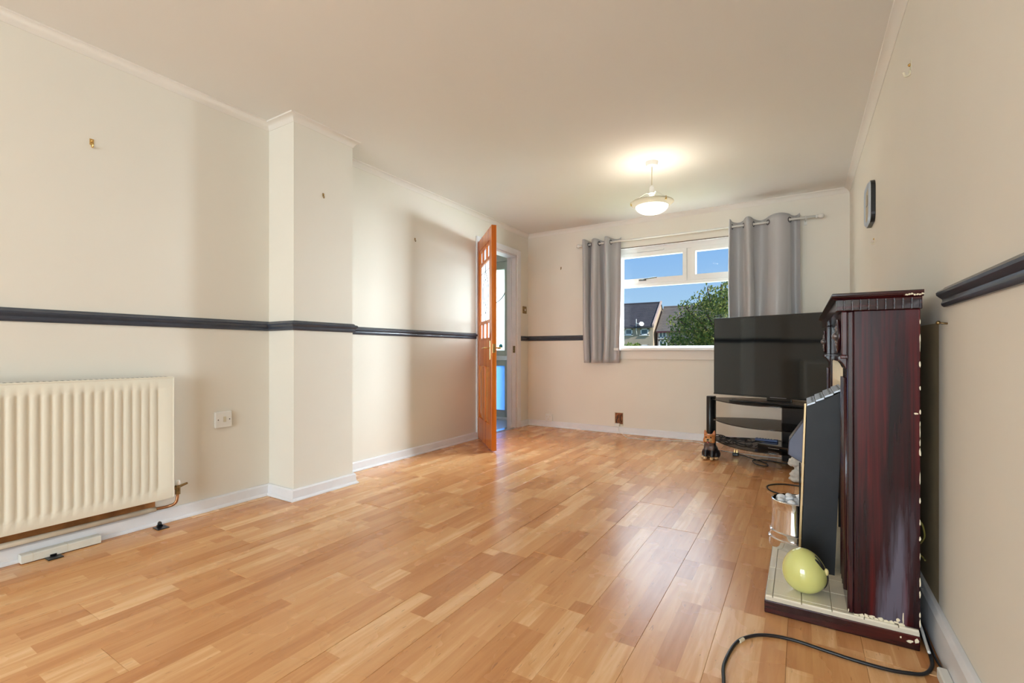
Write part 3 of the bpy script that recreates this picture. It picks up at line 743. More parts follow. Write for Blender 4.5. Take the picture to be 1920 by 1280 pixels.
q = MB(); q.extr([(-2.795, .004), (-2.752, .004), (-2.752, .034), (-2.757, .038), (-2.790, .038), (-2.795, .034)], 'Y', .600, .862)
lt = q.build('loose_trunking', plain('dirty_white_plastic', srgb(222, 219, 208), .4, noise=.06, nscale=25), None, bevel=.001, loc=(-2.77, .73, .004))
lt.rotation_euler = (0, 0, 0); tag(lt, 'short loose length of white plastic trunking lying along the left skirting', 'trunking')
for ya in (.635, .745):
    q = MB(); q.box((-2.7955, ya, .004), (-2.7515, ya + .001, .0384)); q.build('joint_line', 'aged_plastic', lt, loc=None)
for nm, (cx, cy), lab in (('a', (-2.742, .70), 'small black plastic tab poking out from under the loose trunking'), ('b', (-2.742, 1.098), 'small black plastic tab on the floor against the left skirting')):
    q = MB(); q.box((cx - .028, cy - .028, .0005), (cx + .034, cy + .022, .004)); q.box((cx - .024, cy - .012, .004), (cx - .008, cy + .01, .012))
    if nm == 'b': q.ball((cx - .018, cy, .016), (.014, .009, .012), 10, 8)
    tag(q.build('floor_tab', 'black', None, bevel=.001, loc=(cx, cy, 0)), lab, 'plastic tab')

# ------------------------------------------------------------------ wall plates, hooks
def plate(name, label, cat, ax, c, w, hgt, t, mat, sgn=1):
    # ax 'X': plate on a wall of constant X facing +X * sgn ; 'Y': on far wall facing -Y
    th = thing(name, label, cat, c)
    q = MB()
    if ax == 'X': q.box((c[0], c[1] - w / 2, c[2] - hgt / 2), (c[0] + sgn * t, c[1] + w / 2, c[2] + hgt / 2))
    else: q.box((c[0] - w / 2, c[1] - t, c[2] - hgt / 2), (c[0] + w / 2, c[1], c[2] + hgt / 2))
    q.build('face_plate', mat, th, bevel=min(.004, t * .4)); return th
sp_ = plate('fused_switch', 'white fused spur plate with a small rocker between radiator and pier', 'switch', 'X', (L, 1.429, .498), .09, .09, .02, 'white_plastic')
q = MB(); q.box((L + .02, 1.425, .485), (L + .023, 1.440, .515)); q.build('rocker', 'aged_plastic', sp_, bevel=.001)
for ya in (1.398, 1.460):
    q = MB(); q.tube([(L + .0195, ya, .498), (L + .0212, ya, .498)], .003, 10); q.build('screw', 'darkchrome', sp_)
ls = plate('light_switch', 'brass light switch on the left wall beside the doorway', 'switch', 'X', (L, 4.88, 1.381), .086, .086, .009, 'oldbrass')
q = MB(); q.box((L + .009, 4.872, 1.368), (L + .015, 4.890, 1.394)); q.build('rocker', 'white_plastic', ls, bevel=.002)
so = plate('socket', 'small white socket box low on the far wall near the corner', 'socket', 'Y', (-2.527, F, .108), .085, .085, .03, 'white_plastic')
q = MB(); q.box((-2.535, F - .033, .09), (-2.519, F - .03, .096)); q.box((-2.552, F - .032, .118), (-2.544, F - .03, .126)); q.box((-2.512, F - .032, .118), (-2.504, F - .03, .126)); q.build('socket_hole', 'aged_plastic', so)['kind'] = 'stuff'
bs = thing('broken_socket', 'open wall box with bare brown backing and wires below the window', 'socket', (-1.683, F, .16))
q = MB(); q.box((-1.733, F - .003, .085), (-1.634, F, .225)); q.build('box_edge', 'aged_plastic', bs, bevel=.001)
q = MB(); q.box((-1.726, F - .006, .10), (-1.641, F - .003, .219)); q.build('backing', plain('burnt_brown_backing', srgb(140, 86, 52), .8, noise=.5, nscale=40), bs)
q = MB(); q.tube(spline([(-1.70, F - .006, .19), (-1.69, F - .03, .17), (-1.71, F - .02, .13), (-1.69, F - .02, .10)], 5), .004, 6); q.tube(spline([(-1.66, F - .006, .20), (-1.665, F - .025, .16), (-1.65, F - .018, .12)], 5), .004, 6); q.build('wire', 'rubber', bs, smooth=True)
q = MB(); q.box((-1.722, F - .034, .074), (-1.672, F - .003, .108)); q.build('junction_cover', 'white_plastic', bs, bevel=.003)
def hook(label, ax, c, mat='oldbrass', s=1.0, sgn=1):
    th = thing('picture_hook', label, 'hook', c)
    q = MB(); d = (lambda a, u, v: (c[0] + sgn * a, c[1] + u, c[2] + v)) if ax == 'X' else (lambda a, u, v: (c[0] + u, c[1] - a, c[2] + v))
    a, b = d(0, -.006 * s, -.006 * s), d(.002, .006 * s, .016 * s); q.box(a, b); q.build('back_plate', mat, th, bevel=.0006)
    q = MB(); q.tube(spline([d(.002, 0, -.004 * s), d(.004, 0, -.013 * s), d(.010 * s, 0, -.015 * s), d(.013 * s, 0, -.006 * s)], 5), .0024 * s, 8); q.build('hook_arm', mat, th, smooth=True)
    q = MB(); q.ball(d(.004, 0, .008 * s), .0035 * s, 8, 6); q.build('nail_head', 'brass', th, smooth=True)
hook('brass picture hook high on the left wall above the radiator', 'X', (L, .848, 1.855), 'brass', 1.3)
hook('small picture hook on the face of the pier', 'X', (PX, 1.911, 1.867))
hook('small picture hook on the left wall between pier and door', 'X', (L, 3.007, 1.842))
hook('small picture hook on the far wall left of the curtain', 'Y', (-2.378, F, 1.852))
hook('white picture hook high on the right wall above the mantel', 'X', (R, 2.328, 1.965), 'aged_plastic', 1.7, -1)
hook('small picture hook on the right wall below the square clock', 'X', (R, 3.364, 1.516), 'aged_plastic', 1.2, -1)
tn = MB(); tn.tube([(R, 1.80, .965), (R - .02, 1.802, .968)], .003, 8); tn.ball((R - .02, 1.802, .968), .006, 8, 6)
tag(tn.build('wall_nail', 'oldbrass', None, loc=(R, 1.80, .965), smooth=True), 'bent brass nail in the right wall below the cut dado end', 'nail')

ck = thing('wall_clock', 'small square wall clock with a silver rim on the right wall', 'clock', (R, 3.44, 1.742))
def rr(cy, cz, w, hh, r_, n=6):
    out = []
    for sx_, sz_, a0 in ((1, 1, 0), (-1, 1, PI / 2), (-1, -1, PI), (1, -1, 1.5 * PI)):
        for k in range(n + 1):
            a = a0 + PI / 2 * k / n; out.append((cy + sx_ * (w / 2 - r_) + r_ * math.cos(a), cz + sz_ * (hh / 2 - r_) + r_ * math.sin(a)))
    return out
q = MB(); q.extr(rr(3.44, 1.742, .24, .24, .05), 'X', R - .022, R); q.build('case', 'black', ck, bevel=.002)
o1, i1 = rr(3.44, 1.742, .236, .236, .05), rr(3.44, 1.742, .185, .185, .03)
q = MB(); n_ = len(o1); q.add([(R - .022, a, b) for a, b in o1] + [(R - .033, .5 * (a + c) , .5 * (b + d)) for (a, b), (c, d) in zip(o1, i1)] + [(R - .024, a, b) for a, b in i1], [(i, (i + 1) % n_, n_ + (i + 1) % n_, n_ + i) for i in range(n_)] + [(n_ + i, n_ + (i + 1) % n_, 2 * n_ + (i + 1) % n_, 2 * n_ + i) for i in range(n_)])
q.build('rim', 'silvervent', ck, smooth=True)
q = MB(); q.extr(i1, 'X', R - .025, R - .023); q.build('dial', plain('beige_dial', srgb(190, 172, 138), .4), ck)
q = MB(); q.box((R - .0275, 3.438, 1.742), (R - .0262, 3.442, 1.80)); q.box((R - .0275, 3.44, 1.7395), (R - .0262, 3.485, 1.7445)); q.build('hand', 'black', ck)

# ------------------------------------------------------------------ pendant lamp
lx, ly = -.945, 3.53
pd = thing('pendant_lamp', 'lit white glass bowl pendant lamp hanging from the ceiling', 'lamp', (lx, ly, H))
q = MB(); q.lathe([(0, -.036), (.030, -.036), (.040, -.030), (.045, -.006), (.046, 0), (0, 0)], (lx, ly, H), 32); q.build('ceiling_rose', 'white_plastic', pd, smooth=False, autos=40)
q = MB(); q.tube([(lx, ly, H - .034), (lx, ly, 2.115)], .0035, 8); q.build('flex', 'aged_plastic', pd, smooth=True)
q = MB(); q.lathe([(0, 2.118), (.008, 2.118), (.012, 2.108), (.018, 2.104), (.019, 2.066), (.024, 2.064), (.024, 2.058), (.017, 2.056), (.017, 2.044), (0, 2.044)], (lx, ly, 0), 24); q.build('lamp_holder', 'white_plastic', pd, autos=40)
q = MB(); q.ball((lx, ly, 2.010), (.026, .026, .034), 16, 10)
kb = NT('lit_bulb_glow'); kb.b.inputs['Emission Color'].default_value = (1, .86, .62, 1); kb.b.inputs['Emission Strength'].default_value = 8.0
q.build('bulb', kb.m, pd, smooth=True)
bow = MB(); prof = [(0.0, 1.905)]
for i in range(1, 13):
    t = i / 12; prof.append((.118 * math.sin(t * PI / 2 * .98), 1.905 + .062 * (1 - math.cos(t * PI / 2 * .98)) ))
prof += [(.1185, 1.970), (.1135, 1.971)]
for i in range(11, -1, -1):
    t = i / 12; prof.append((.113 * math.sin(t * PI / 2), 1.911 + .060 * (1 - math.cos(t * PI / 2))))
bow.lathe(prof, (lx, ly, 0), 48)
kg = NT('opal_lamp_glass'); kg.t.nodes.remove(kg.b)
tl = kg.n('ShaderNodeBsdfTranslucent'); tl.inputs[0].default_value = (.95, .93, .88, 1); df = kg.n('ShaderNodeBsdfDiffuse'); df.inputs[0].default_value = (.92, .9, .86, 1)
em = kg.n('ShaderNodeEmission'); em.inputs[0].default_value = (1, .95, .84, 1); em.inputs[1].default_value = .45
mx = kg.n('ShaderNodeMixShader'); mx.inputs[0].default_value = .2; ad = kg.n('ShaderNodeAddShader')
kg.l(tl.outputs[0], mx.inputs[1]); kg.l(df.outputs[0], mx.inputs[2]); kg.l(mx.outputs[0], ad.inputs[0]); kg.l(em.outputs[0], ad.inputs[1]); kg.l(ad.outputs[0], kg.o.inputs[0])
bw_ = bow.build('glass_bowl', kg.m, pd, smooth=True)
q = MB(); q.lathe([(.1187, 1.962), (.126, 1.968), (.150, 1.984), (.157, 1.990), (.155, 1.994), (.146, 1.988), (.124, 1.974), (.1187, 1.970)], (lx, ly, 0), 48, closed=True)
q.build('glass_rim', frosted('satin_glass_rim', (.42, .41, .37, 1), .2), pd, smooth=True)
for k in range(3):
    a = math.radians(-35 + 120 * k); c_, s_ = math.cos(a), math.sin(a)
    q = MB(); q.box((-.005, -.004, -.014), (.005, .004, .012)); q.xf(Matrix.Translation((lx + .150 * c_, ly + .150 * s_, 1.986)) @ Matrix.Rotation(a, 4, 'Z')); cl = q.build('rim_clip', 'brass', pd)
    q = MB(); q.tube([(lx + .022 * c_, ly + .022 * s_, 2.061), (lx + .045 * c_, ly + .045 * s_, 2.062), (lx + .148 * c_, ly + .148 * s_, 1.995)], .0022, 6); q.build('suspension_rod', 'chrome', pd)
pl_ = bpy.data.lights.new('pendant_bulb_light', 'POINT'); pl_.energy = 9.5; pl_.color = (1, .90, .76); pl_.shadow_soft_size = .035
po = bpy.data.objects.new('pendant_bulb_light', pl_); COL.objects.link(po); po.location = (lx, ly, 2.012)

# ------------------------------------------------------------------ curtains and pole
RY, RZ = F - .09, 2.062
cpole = thing('curtain_pole', 'thin white metal curtain pole with ball ends above the window', 'curtain pole', (-.98, RY, RZ))
q = MB(); q.tube([(-2.085, RY, RZ), (.11, RY, RZ)], .0095, 14); q.build('pole', 'white_plastic', cpole, smooth=True)
for sx_, xe in ((-1, -2.085), (1, .11)):
    q = MB(); q.lathe([(0, 0), (.013, 0), (.014, .012), (.010, .016), (.011, .022), (.019, .030), (.021, .042), (.018, .054), (.008, .061), (0, .062)], (0, 0, 0), 20, axis='X')
    q.xf(Matrix.Translation((xe, RY, RZ)) @ Matrix.Diagonal((sx_, 1, 1, 1))); q.build('finial', 'white_plastic', cpole, smooth=True)
for xe in (-2.055, .035):
    q = MB(); q.box((xe - .012, F - .006, RZ - .045), (xe + .012, F, RZ + .03)); q.tube([(xe, F - .004, RZ - .012), (xe, RY, RZ - .012)], .006, 10)
    q.tube([(xe, RY + .013 * math.cos(a), RZ + .013 * math.sin(a)) for a in [2 * PI * t / 16 for t in range(17)]], .004, 6, cap=False)
    q.build('bracket', 'white_plastic', cpole)
def fabric():
    k = NT('grey_satin_fabric'); b = k.b; t = k.n('ShaderNodeTexCoord')
    b.inputs['Base Color'].default_value = srgb(180, 178, 179); b.inputs['Roughness'].default_value = .30; b.inputs['Sheen Weight'].default_value = .15
    mp = k.n('ShaderNodeMapping'); k.l(t.outputs['Object'], mp.inputs[0]); mp.inputs['Scale'].default_value = (1, 1, .25)
    z = k.n('ShaderNodeTexNoise', in_Scale=9.0, in_Detail=3.0); k.l(mp.outputs[0], z.inputs['Vector']); k.bump(z.outputs[0], .25, .02)
    return k.m
M['fabric'] = fabric()
def curtain(label, xa, xb, ztop, zbot, knots, amp, seed, lift=None):
    th = thing('curtain', label, 'curtain', ((xa + xb) / 2, RY, zbot), group='grey eyelet curtains at the window')
    q = MB(); nu, nv = 140, 30; vs = []
    rnd = random.Random(seed)
    ph = rnd.uniform(0, 6)
    nk = len(knots) - 1
    def pos(u, v):
        # u along cloth 0..1 ; zero crossings at knots
        s = u * nk; i = min(int(s), nk - 1); f_ = s - i
        fx = .5 - .5 * math.cos(PI * f_)
        x = knots[i] + (knots[i + 1] - knots[i]) * (f_ * .75 + fx * .25)
        y = amp * math.sin(PI * f_) * (-1 if i % 2 == 0 else 1)
        sp_ = 1 + .10 * v
        y *= (1.0 - .12 * v) * (1 + .18 * math.sin(3 * v + i * 1.7 + ph))
        x += .018 * v * math.sin(i * 2.1 + ph) + .010 * math.sin(5 * v + i + ph) * v
        z = ztop - (ztop - zbot) * v + (.012 * math.sin(PI * f_) * (1 if i % 2 == 0 else -.6)) * (1 - v)
        return (x, RY + y, z)
    for j in range(nv + 1):
        for i in range(nu + 1): vs.append(pos(i / nu, j / nv))
    w = nu + 1
    q.add(vs, [(j * w + i, j * w + i + 1, (j + 1) * w + i + 1, (j + 1) * w + i) for j in range(nv) for i in range(nu)])
    cl = q.build('cloth', 'fabric', th, smooth=True)
    so_ = cl.modifiers.new('thick', 'SOLIDIFY'); so_.thickness = .0022; so_.offset = 0
    for i in range(1, nk):
        u = i / nk; a = Vector(pos(u - .006, 0)); b = Vector(pos(u + .006, 0)); tdir = (b - a); tdir.z = 0; tdir.normalize(); nrm = Vector((tdir.y, -tdir.x, 0))
        c = Vector(pos(u, 0)); c.z = RZ
        g = MB(); g.tube([c + (tdir * math.cos(an) + Vector((0, 0, 1)) * math.sin(an)) * .021 for an in [2 * PI * t / 20 for t in range(21)]], .0045, 8, cap=False)
        g.build('eyelet', 'darkchrome', th, smooth=True)
    return th
curtain('short grey satin curtain on the left side of the window', -2.065, -1.635, 2.105, .762, [-2.072, -2.00, -1.965, -1.875, -1.815, -1.745, -1.632], .055, 3)
curtain('grey satin curtain on the right side of the window behind the television', -.575, -.01, 2.112, .765, [-.582, -.555, -.455, -.375, -.255, -.085, -.008], .058, 5)

# ------------------------------------------------------------------ television stand
SA = math.radians(-21.5)
SC_ = (-.207, 4.266, 0)
ts = thing('tv_stand', 'black corner television stand with three smoked glass shelves', 'tv stand', SC_, SA)
def shelf_poly(sc=1.0):
    top = []; bot = []
    for i in range(33):
        x = -.51 + 1.02 * i / 32; a = abs(x / .51)
        bot.append((x * sc, -.305 * (1 - a ** 1.9) * sc - .012)); top.append((x * sc, .31 * (1 - a ** 1.9) * sc + .012))
    return bot + top[::-1]
for nm, z, sc in (('top_shelf', .474, 1.0), ('middle_shelf', .300, .97), ('bottom_shelf', .128, .97)):
    q = MB(); q.prism(shelf_poly(sc), z, z + .008); q.build(nm, 'smoked', ts, bevel=.001, world=False)
for x in (-.50, .50):
    q = MB(); q.lathe([(0, 0), (.034, 0), (.036, .004), (.036, .49), (.033, .495), (0, .496)], (0, 0, 0), 24); q.xf(Matrix.Translation((x, 0, 0)) @ Matrix.Diagonal((1, 1.35, 1, 1)))
    q.build('post', 'black', ts, autos=40, world=False)
q = MB(); q.prism([(.03, .14), (.27, .14), (.29, .17), (.27, .22), (.03, .22), (.01, .17)], 0, .474); q.build('rear_column', 'black', ts, bevel=.004, world=False)
for z in (.128, .300):
    for x in (-.46, .46):
        q = MB(); q.tube([(x, .0, z - .012), (x, .0, z - .0005)], .02, 12); q.build('shelf_support', 'chrome', ts, world=False)

# television
tv = thing('television', 'large flat black television standing angled in the corner', 'television', (-.148, 4.158, .4825), SA)
q = MB(); q.box((-.525, .0, .040), (.525, .030, .686)); q.build('cabinet', 'black', tv, bevel=.003, world=False)
q = MB(); q.box((-.34, .028, .10), (.34, .062, .46)); q.build('rear_bulge', 'black_matt', tv, bevel=.01, world=False)
q = MB(); q.box((-.518, -.0015, .053), (.518, .0005, .679)); q.build('screen', plain('dark_glass_screen', srgb(9, 10, 12), .05, spec=.6), tv, world=False)
q = MB(); q.box((-.525, -.004, .040), (.525, .001, .052)); q.build('lower_bezel', 'black_gloss', tv, bevel=.001, world=False)
q = MB(); q.box((-.06, -.005, .043), (.06, -.0035, .049)); q.build('maker_strip', 'darkchrome', tv, world=False)
q = MB(); q.box((-.09, .006, .012), (.09, .028, .06)); q.build('neck', 'black_gloss', tv, bevel=.003, world=False)
q = MB(); q.prism([(-.33, -.115), (.36, -.115), (.38, .06), (-.35, .06)], .0005, .014); q.build('foot_plate', plain('grey_metal_foot', srgb(70, 70, 74), .3, metal=.6), tv, bevel=.003, world=False)
q = MB(); q.prism([(-.32, -.119), (.35, -.119), (.35, -.115), (-.32, -.115)], .0005, .012); q.build('foot_trim', 'black_gloss', tv, world=False)

def ts_pt(x, y, z): return Matrix.Translation(SC_) @ Matrix.Rotation(SA, 4, 'Z') @ Vector((x, y, z))
p = ts_pt(.16, -.06, .1362)
sb = thing('set_top_box', 'glossy black set-top box on the bottom glass shelf', 'media box', tuple(p), SA)
q = MB(); q.box((-.18, -.11, 0), (.22, .10, .036)); q.build('case', 'black_gloss', sb, bevel=.004, world=False)
q = MB(); q.box((-.10, -.1115, .012), (-.02, -.1095, .018)); q.box((.06, -.1115, .014), (.14, -.1095, .017)); q.build('display', 'steel', sb, world=False)
p = ts_pt(-.02, -.02, .1728)
rc = thing('remote_control', 'blue-grey remote control lying on the set-top box', 'remote', tuple(p), SA + .25)
q = MB(); q.box((-.08, -.022, 0), (.08, .022, .018)); q.build('case', plain('blue_grey_plastic', srgb(62, 82, 128), .35), rc, bevel=.004, world=False)
q = MB()
for i in range(6):
    for j in range(2): q.box((-.06 + i * .02, -.012 + j * .014, .0178), (-.05 + i * .02, -.004 + j * .014, .0198))
q.build('button', 'white_plastic', rc, world=False)
# coiled leads on the bottom shelf
pts = []
for t in range(90):
    a = t * .38; r_ = .055 + .02 * math.sin(t * .9)
    pts.append(ts_pt(-.27 + (t - 45) * .0042 + r_ * 1.0 * math.cos(a), -.035 + r_ * .8 * math.sin(a), .141 + .022 * abs(math.sin(t * .33))))
q = MB(); q.tube(pts, .0042, 7); o = q.build('cable_coil', 'rubber', None, smooth=True, loc=tuple(ts_pt(-.27, -.03, .136))); tag(o, 'tangled black leads heaped on the bottom glass shelf', 'cable')

# plug with black lead on the floor
pg = thing('mains_plug', 'black mains plug with pins up and its lead on the floor under the television', 'plug', (-.475, 4.40, 0))
q = MB(); q.box((-.495, 4.378, .001), (-.447, 4.425, .028)); q.build('plug_body', 'black', pg, bevel=.006)
q = MB()
for dx, dy in ((-.008, 0), (.012, .010), (.012, -.010)): q.box((-.473 + dx - .003, 4.40 + dy - .003, .027), (-.473 + dx + .003, 4.40 + dy + .003, .052))
q.build('pin', 'brass', pg)
q = MB(); q.tube(spline([(-.447, 4.40, .012), (-.40, 4.40, .006), (-.33, 4.33, .004), (-.24, 4.22, .004), (-.22, 4.12, .004), (-.29, 4.13, .004), (-.33, 4.24, .009), (-.24, 4.33, .0042), (-.10, 4.28, .0042), (.02, 4.30, .0042), (.14, 4.40, .0042)], 8), .0038, 8); q.build('lead', 'rubber', pg, smooth=True)
q = MB(); q.tube(spline([(-1.69, F - .012, .082), (-1.67, F - .035, .02), (-1.63, F - .06, .004), (-1.49, 4.72, .0035), (-1.30, 4.74, .0035), (-1.135, 4.78, .0035), (-.98, 4.84, .0035), (-.85, 4.84, .0035), (-.73, 4.68, .0035), (-.62, 4.56, .0035), (-.42, 4.50, .0035), (-.2, 4.48, .0035), (.1, 4.52, .0035)], 8), .0032, 7)
tag(q.build('aerial_cable', 'whitecable', None, smooth=True, loc=(-1.2, 4.75, 0)), 'thin white cable lying across the floor below the window', 'cable')
q = MB(); q.tube(spline([(.05, 3.60, .0045), (-.035, 3.615, .0045), (-.12, 3.60, .0045), (-.185, 3.52, .0045), (-.17, 3.41, .0045), (-.11, 3.35, .0045), (-.04, 3.30, .0045), (.06, 3.22, .0045)], 8), .0042, 8)
tag(q.build('short_cable_loop', 'rubber', None, smooth=True, loc=(-.1, 3.5, 0)), 'loop of black cable on the floor behind the metal bucket', 'cable')

# ------------------------------------------------------------------ dog figurine
def remeshed(q, name, voxel, smooth_it=6):
    o = q.build(name, 'black_matt', None); md = o.modifiers.new('r', 'REMESH'); md.mode = 'VOXEL'; md.voxel_size = voxel
    sm = o.modifiers.new('s', 'SMOOTH'); sm.iterations = smooth_it; sm.factor = .5
    dg = bpy.context.evaluated_depsgraph_get(); me = bpy.data.meshes.new_from_object(o.evaluated_get(dg)); bpy.data.objects.remove(o); return me
q = MB()
q.ball((0, .025, .062), (.050, .056, .060)); q.ball((0, .0, .095), (.043, .044, .052)); q.ball((0, -.015, .125), (.034, .034, .035))
for s in (-1, 1):
    q.ball((s * .040, .03, .036), (.024, .040, .036)); q.ball((s * .046, -.012, .012), (.016, .026, .012))
    q.tube([(s * .020, -.022, .10), (s * .022, -.038, .05), (s * .022, -.044, .012)], [.018, .015, .013], 10); q.ball((s * .022, -.054, .010), (.014, .020, .010))
    q.tube([(s * .024, -.008, .178), (s * .031, -.008, .205), (s * .033, -.008, .226)], [.016, .011, .003], 8)
    q.ball((s * .026, -.030, .145), (.016, .018, .022))
q.ball((0, -.016, .160), (.040, .038, .036)); q.ball((0, -.046, .150), (.022, .022, .017)); q.ball((0, .085, .02), (.014, .03, .014))
me = remeshed(q, 'dogtmp', .0042, 5)
dfur = plain('glazed_black_fur', srgb(24, 24, 28), .32, noise=.3, nscale=60, bump=.5, bscale=160)
tfur = plain('glazed_tan_fur', srgb(196, 122, 62), .36, noise=.22, nscale=70, bump=.5, bscale=160)
cfur = plain('glazed_cream_fur', srgb(214, 178, 132), .36, noise=.15, nscale=70, bump=.4, bscale=160)
gfur = plain('glazed_grey_fur', srgb(96, 78, 72), .36, noise=.3, nscale=70, bump=.4, bscale=160)
me.materials.clear()
for q_ in (dfur, tfur, cfur, gfur): me.materials.append(q_)
for f_ in me.polygons:
    c = f_.center; k = 0
    if c.z > .128: k = 1 if (c.y < .004 or c.z > .175) else 0
    if c.z > .128 and c.y < -.048 and c.z < .165: k = 2
    if .075 < c.z <= .132 and c.y < -.022: k = 3
    if c.z < .022 and c.y < -.008: k = 2
    f_.material_index = k
    f_.use_smooth = True
dg = thing('dog_figurine', 'small ceramic terrier dog figurine sitting on the floor by the television stand', 'figurine', (-.640, 4.175, .0015), math.radians(-4))
dg.scale = (1.14, 1.14, 1.06)
o = bpy.data.objects.new('body', me); COL.objects.link(o); o.parent = dg
zmin = min(v.co.z for v in me.vertices)
o.location.z = -zmin
for v in me.vertices: pass
q = MB(); q.ball((0, -.069, .157), (.0085, .007, .0065), 12, 8); o = q.build('nose', 'black_gloss', dg, smooth=True, world=False)
for s in (-1, 1):
    q = MB(); q.ball((s * .0165, -.050, .172), (.0055, .0045, .0055), 10, 8); q.build('eye', 'black_gloss', dg, smooth=True, world=False)
    q = MB(); q.ball((s * .031, -.0155, .200), (.0065, .004, .014), 10, 8); q.build('inner_ear', plain('pink_ear', srgb(206, 140, 112), .5), dg, smooth=True, world=False)
q = MB(); q.ball((0, -.062, .139), (.010, .006, .008), 12, 8); q.build('mouth', plain('dark_red_mouth', srgb(96, 24, 20), .4), dg, smooth=True, world=False)
q = MB(); q.ball((0, -.067, .135), (.006, .004, .005), 10, 8); q.build('tongue', plain('pink_tongue', srgb(206, 112, 100), .35), dg, smooth=True, world=False)

# stone ornament behind the bucket
q = MB()
q.ball((0, 0, .015), (.050, .042, .018)); q.ball((-.01, 0, .045), (.034, .03, .035)); q.ball((.012, .0, .085), (.030, .028, .034)); q.ball((-.022, -.01, .122), (.034, .028, .022)); q.ball((.02, 0, .12), (.03, .03, .025)); q.ball((0, .0, .158), (.034, .026, .022)); q.ball((.02, -.012, .165), (.022, .022, .016)); q.ball((-.036, -.008, .14), (.012, .014, .018))
me = remeshed(q, 'stonetmp', .005, 3)
for v in me.vertices:
    n_ = mnoise.noise(v.co * 55) * .006 + mnoise.noise(v.co * 120) * .003; v.co += v.normal * n_
zmin = min(v.co.z for v in me.vertices)
for v in me.vertices: v.co.z -= zmin
me.materials.clear(); me.materials.append(M['stone']); 
for f_ in me.polygons: f_.use_smooth = True
so_ = bpy.data.objects.new('stone_ornament', me); COL.objects.link(so_); so_.location = (-.022, 3.72, .001)
tag(so_, 'small weathered white stone ornament on the floor beside the television stand', 'ornament')

# ------------------------------------------------------------------ cables and trunking in the foreground
q = MB(); zc = .0052
q.tube(spline([(-.10, 1.08, zc), (-.155, 1.25, zc), (-.176, 1.37, zc), (-.184, 1.45, zc), (-.166, 1.57, zc), (-.13, 1.63, zc), (-.085, 1.662, zc), (-.02, 1.674, zc), (.06, 1.664, zc), (.128, 1.656, zc), (.20, 1.655, zc), (.247, 1.665, zc), (.287, 1.685, zc), (.312, 1.735, zc), (.320, 1.80, zc), (.319, 1.88, .008), (.318, 2.0, .008), (.322, 2.2, .008)], 10), .0048, 10)
fc = q.build('black_floor_cable', 'rubber', None, smooth=True, loc=(0, 1.6, 0)); tag(fc, 'thick black cable curving across the floor in front of the hearth', 'cable')
q = MB(); q.tube([(-.159, 1.58, zc), (-.150, 1.60, zc)], .0052, 10); q.build('tape_wrap', 'creampaint', fc, loc=(0, 1.6, 0)); fc.children[0].location = (0, 0, 0)
q = MB(); q.tube(spline([(.3065, 2.05, .04), (.3075, 1.97, .055), (.314, 1.90, .040), (.3165, 1.84, .020), (.3150, 1.785, .018)], 8), .0042, 8)
tag(q.build('white_flex', 'whitecable', None, smooth=True, loc=(.31, 1.9, 0)), 'short white cable dropping to the floor beside the hearth end', 'cable')
q = MB(); q.tube(spline([(.3315, 1.70, .014), (.329, 1.80, .006), (.331, 1.90, .006), (.332, 2.05, .010), (.331, 2.3, .008)], 8), .0035, 8)
tag(q.build('thin_flex', 'rubber', None, smooth=True, loc=(.33, 1.9, 0)), 'thin dark cable running along the right skirting behind the hearth', 'cable')
q = MB(); q.tube(spline([(.318, 2.05, .30), (.332, 2.00, .33), (.345, 2.02, .28), (.335, 2.06, .235), (.322, 2.05, .225), (.340, 2.03, .21), (.345, 2.01, .205)], 8), .0028, 7); q.tube(spline([(.322, 2.05, .225), (.318, 2.04, .18), (.322, 2.05, .10), (.32, 2.07, .03)], 6), .003, 7)
tag(q.build('yellow_cord', plain('yellow_green_cord', srgb(150, 138, 70), .5), None, smooth=True, loc=(.325, 2.04, .2)), 'knotted yellow-green cord hanging between the fireplace and the right wall', 'cord')
q = MB(); q.extr([(.315, .001), (.3375, .001), (.3375, .028), (.3345, .030), (.318, .030), (.315, .027)], 'Y', -1.2, 1.695)
tr_ = q.build('cable_trunking', 'white_plastic', None, bevel=.001, loc=(.32, .5, 0)); tag(tr_, 'white cable trunking on the floor along the right skirting', 'trunking')

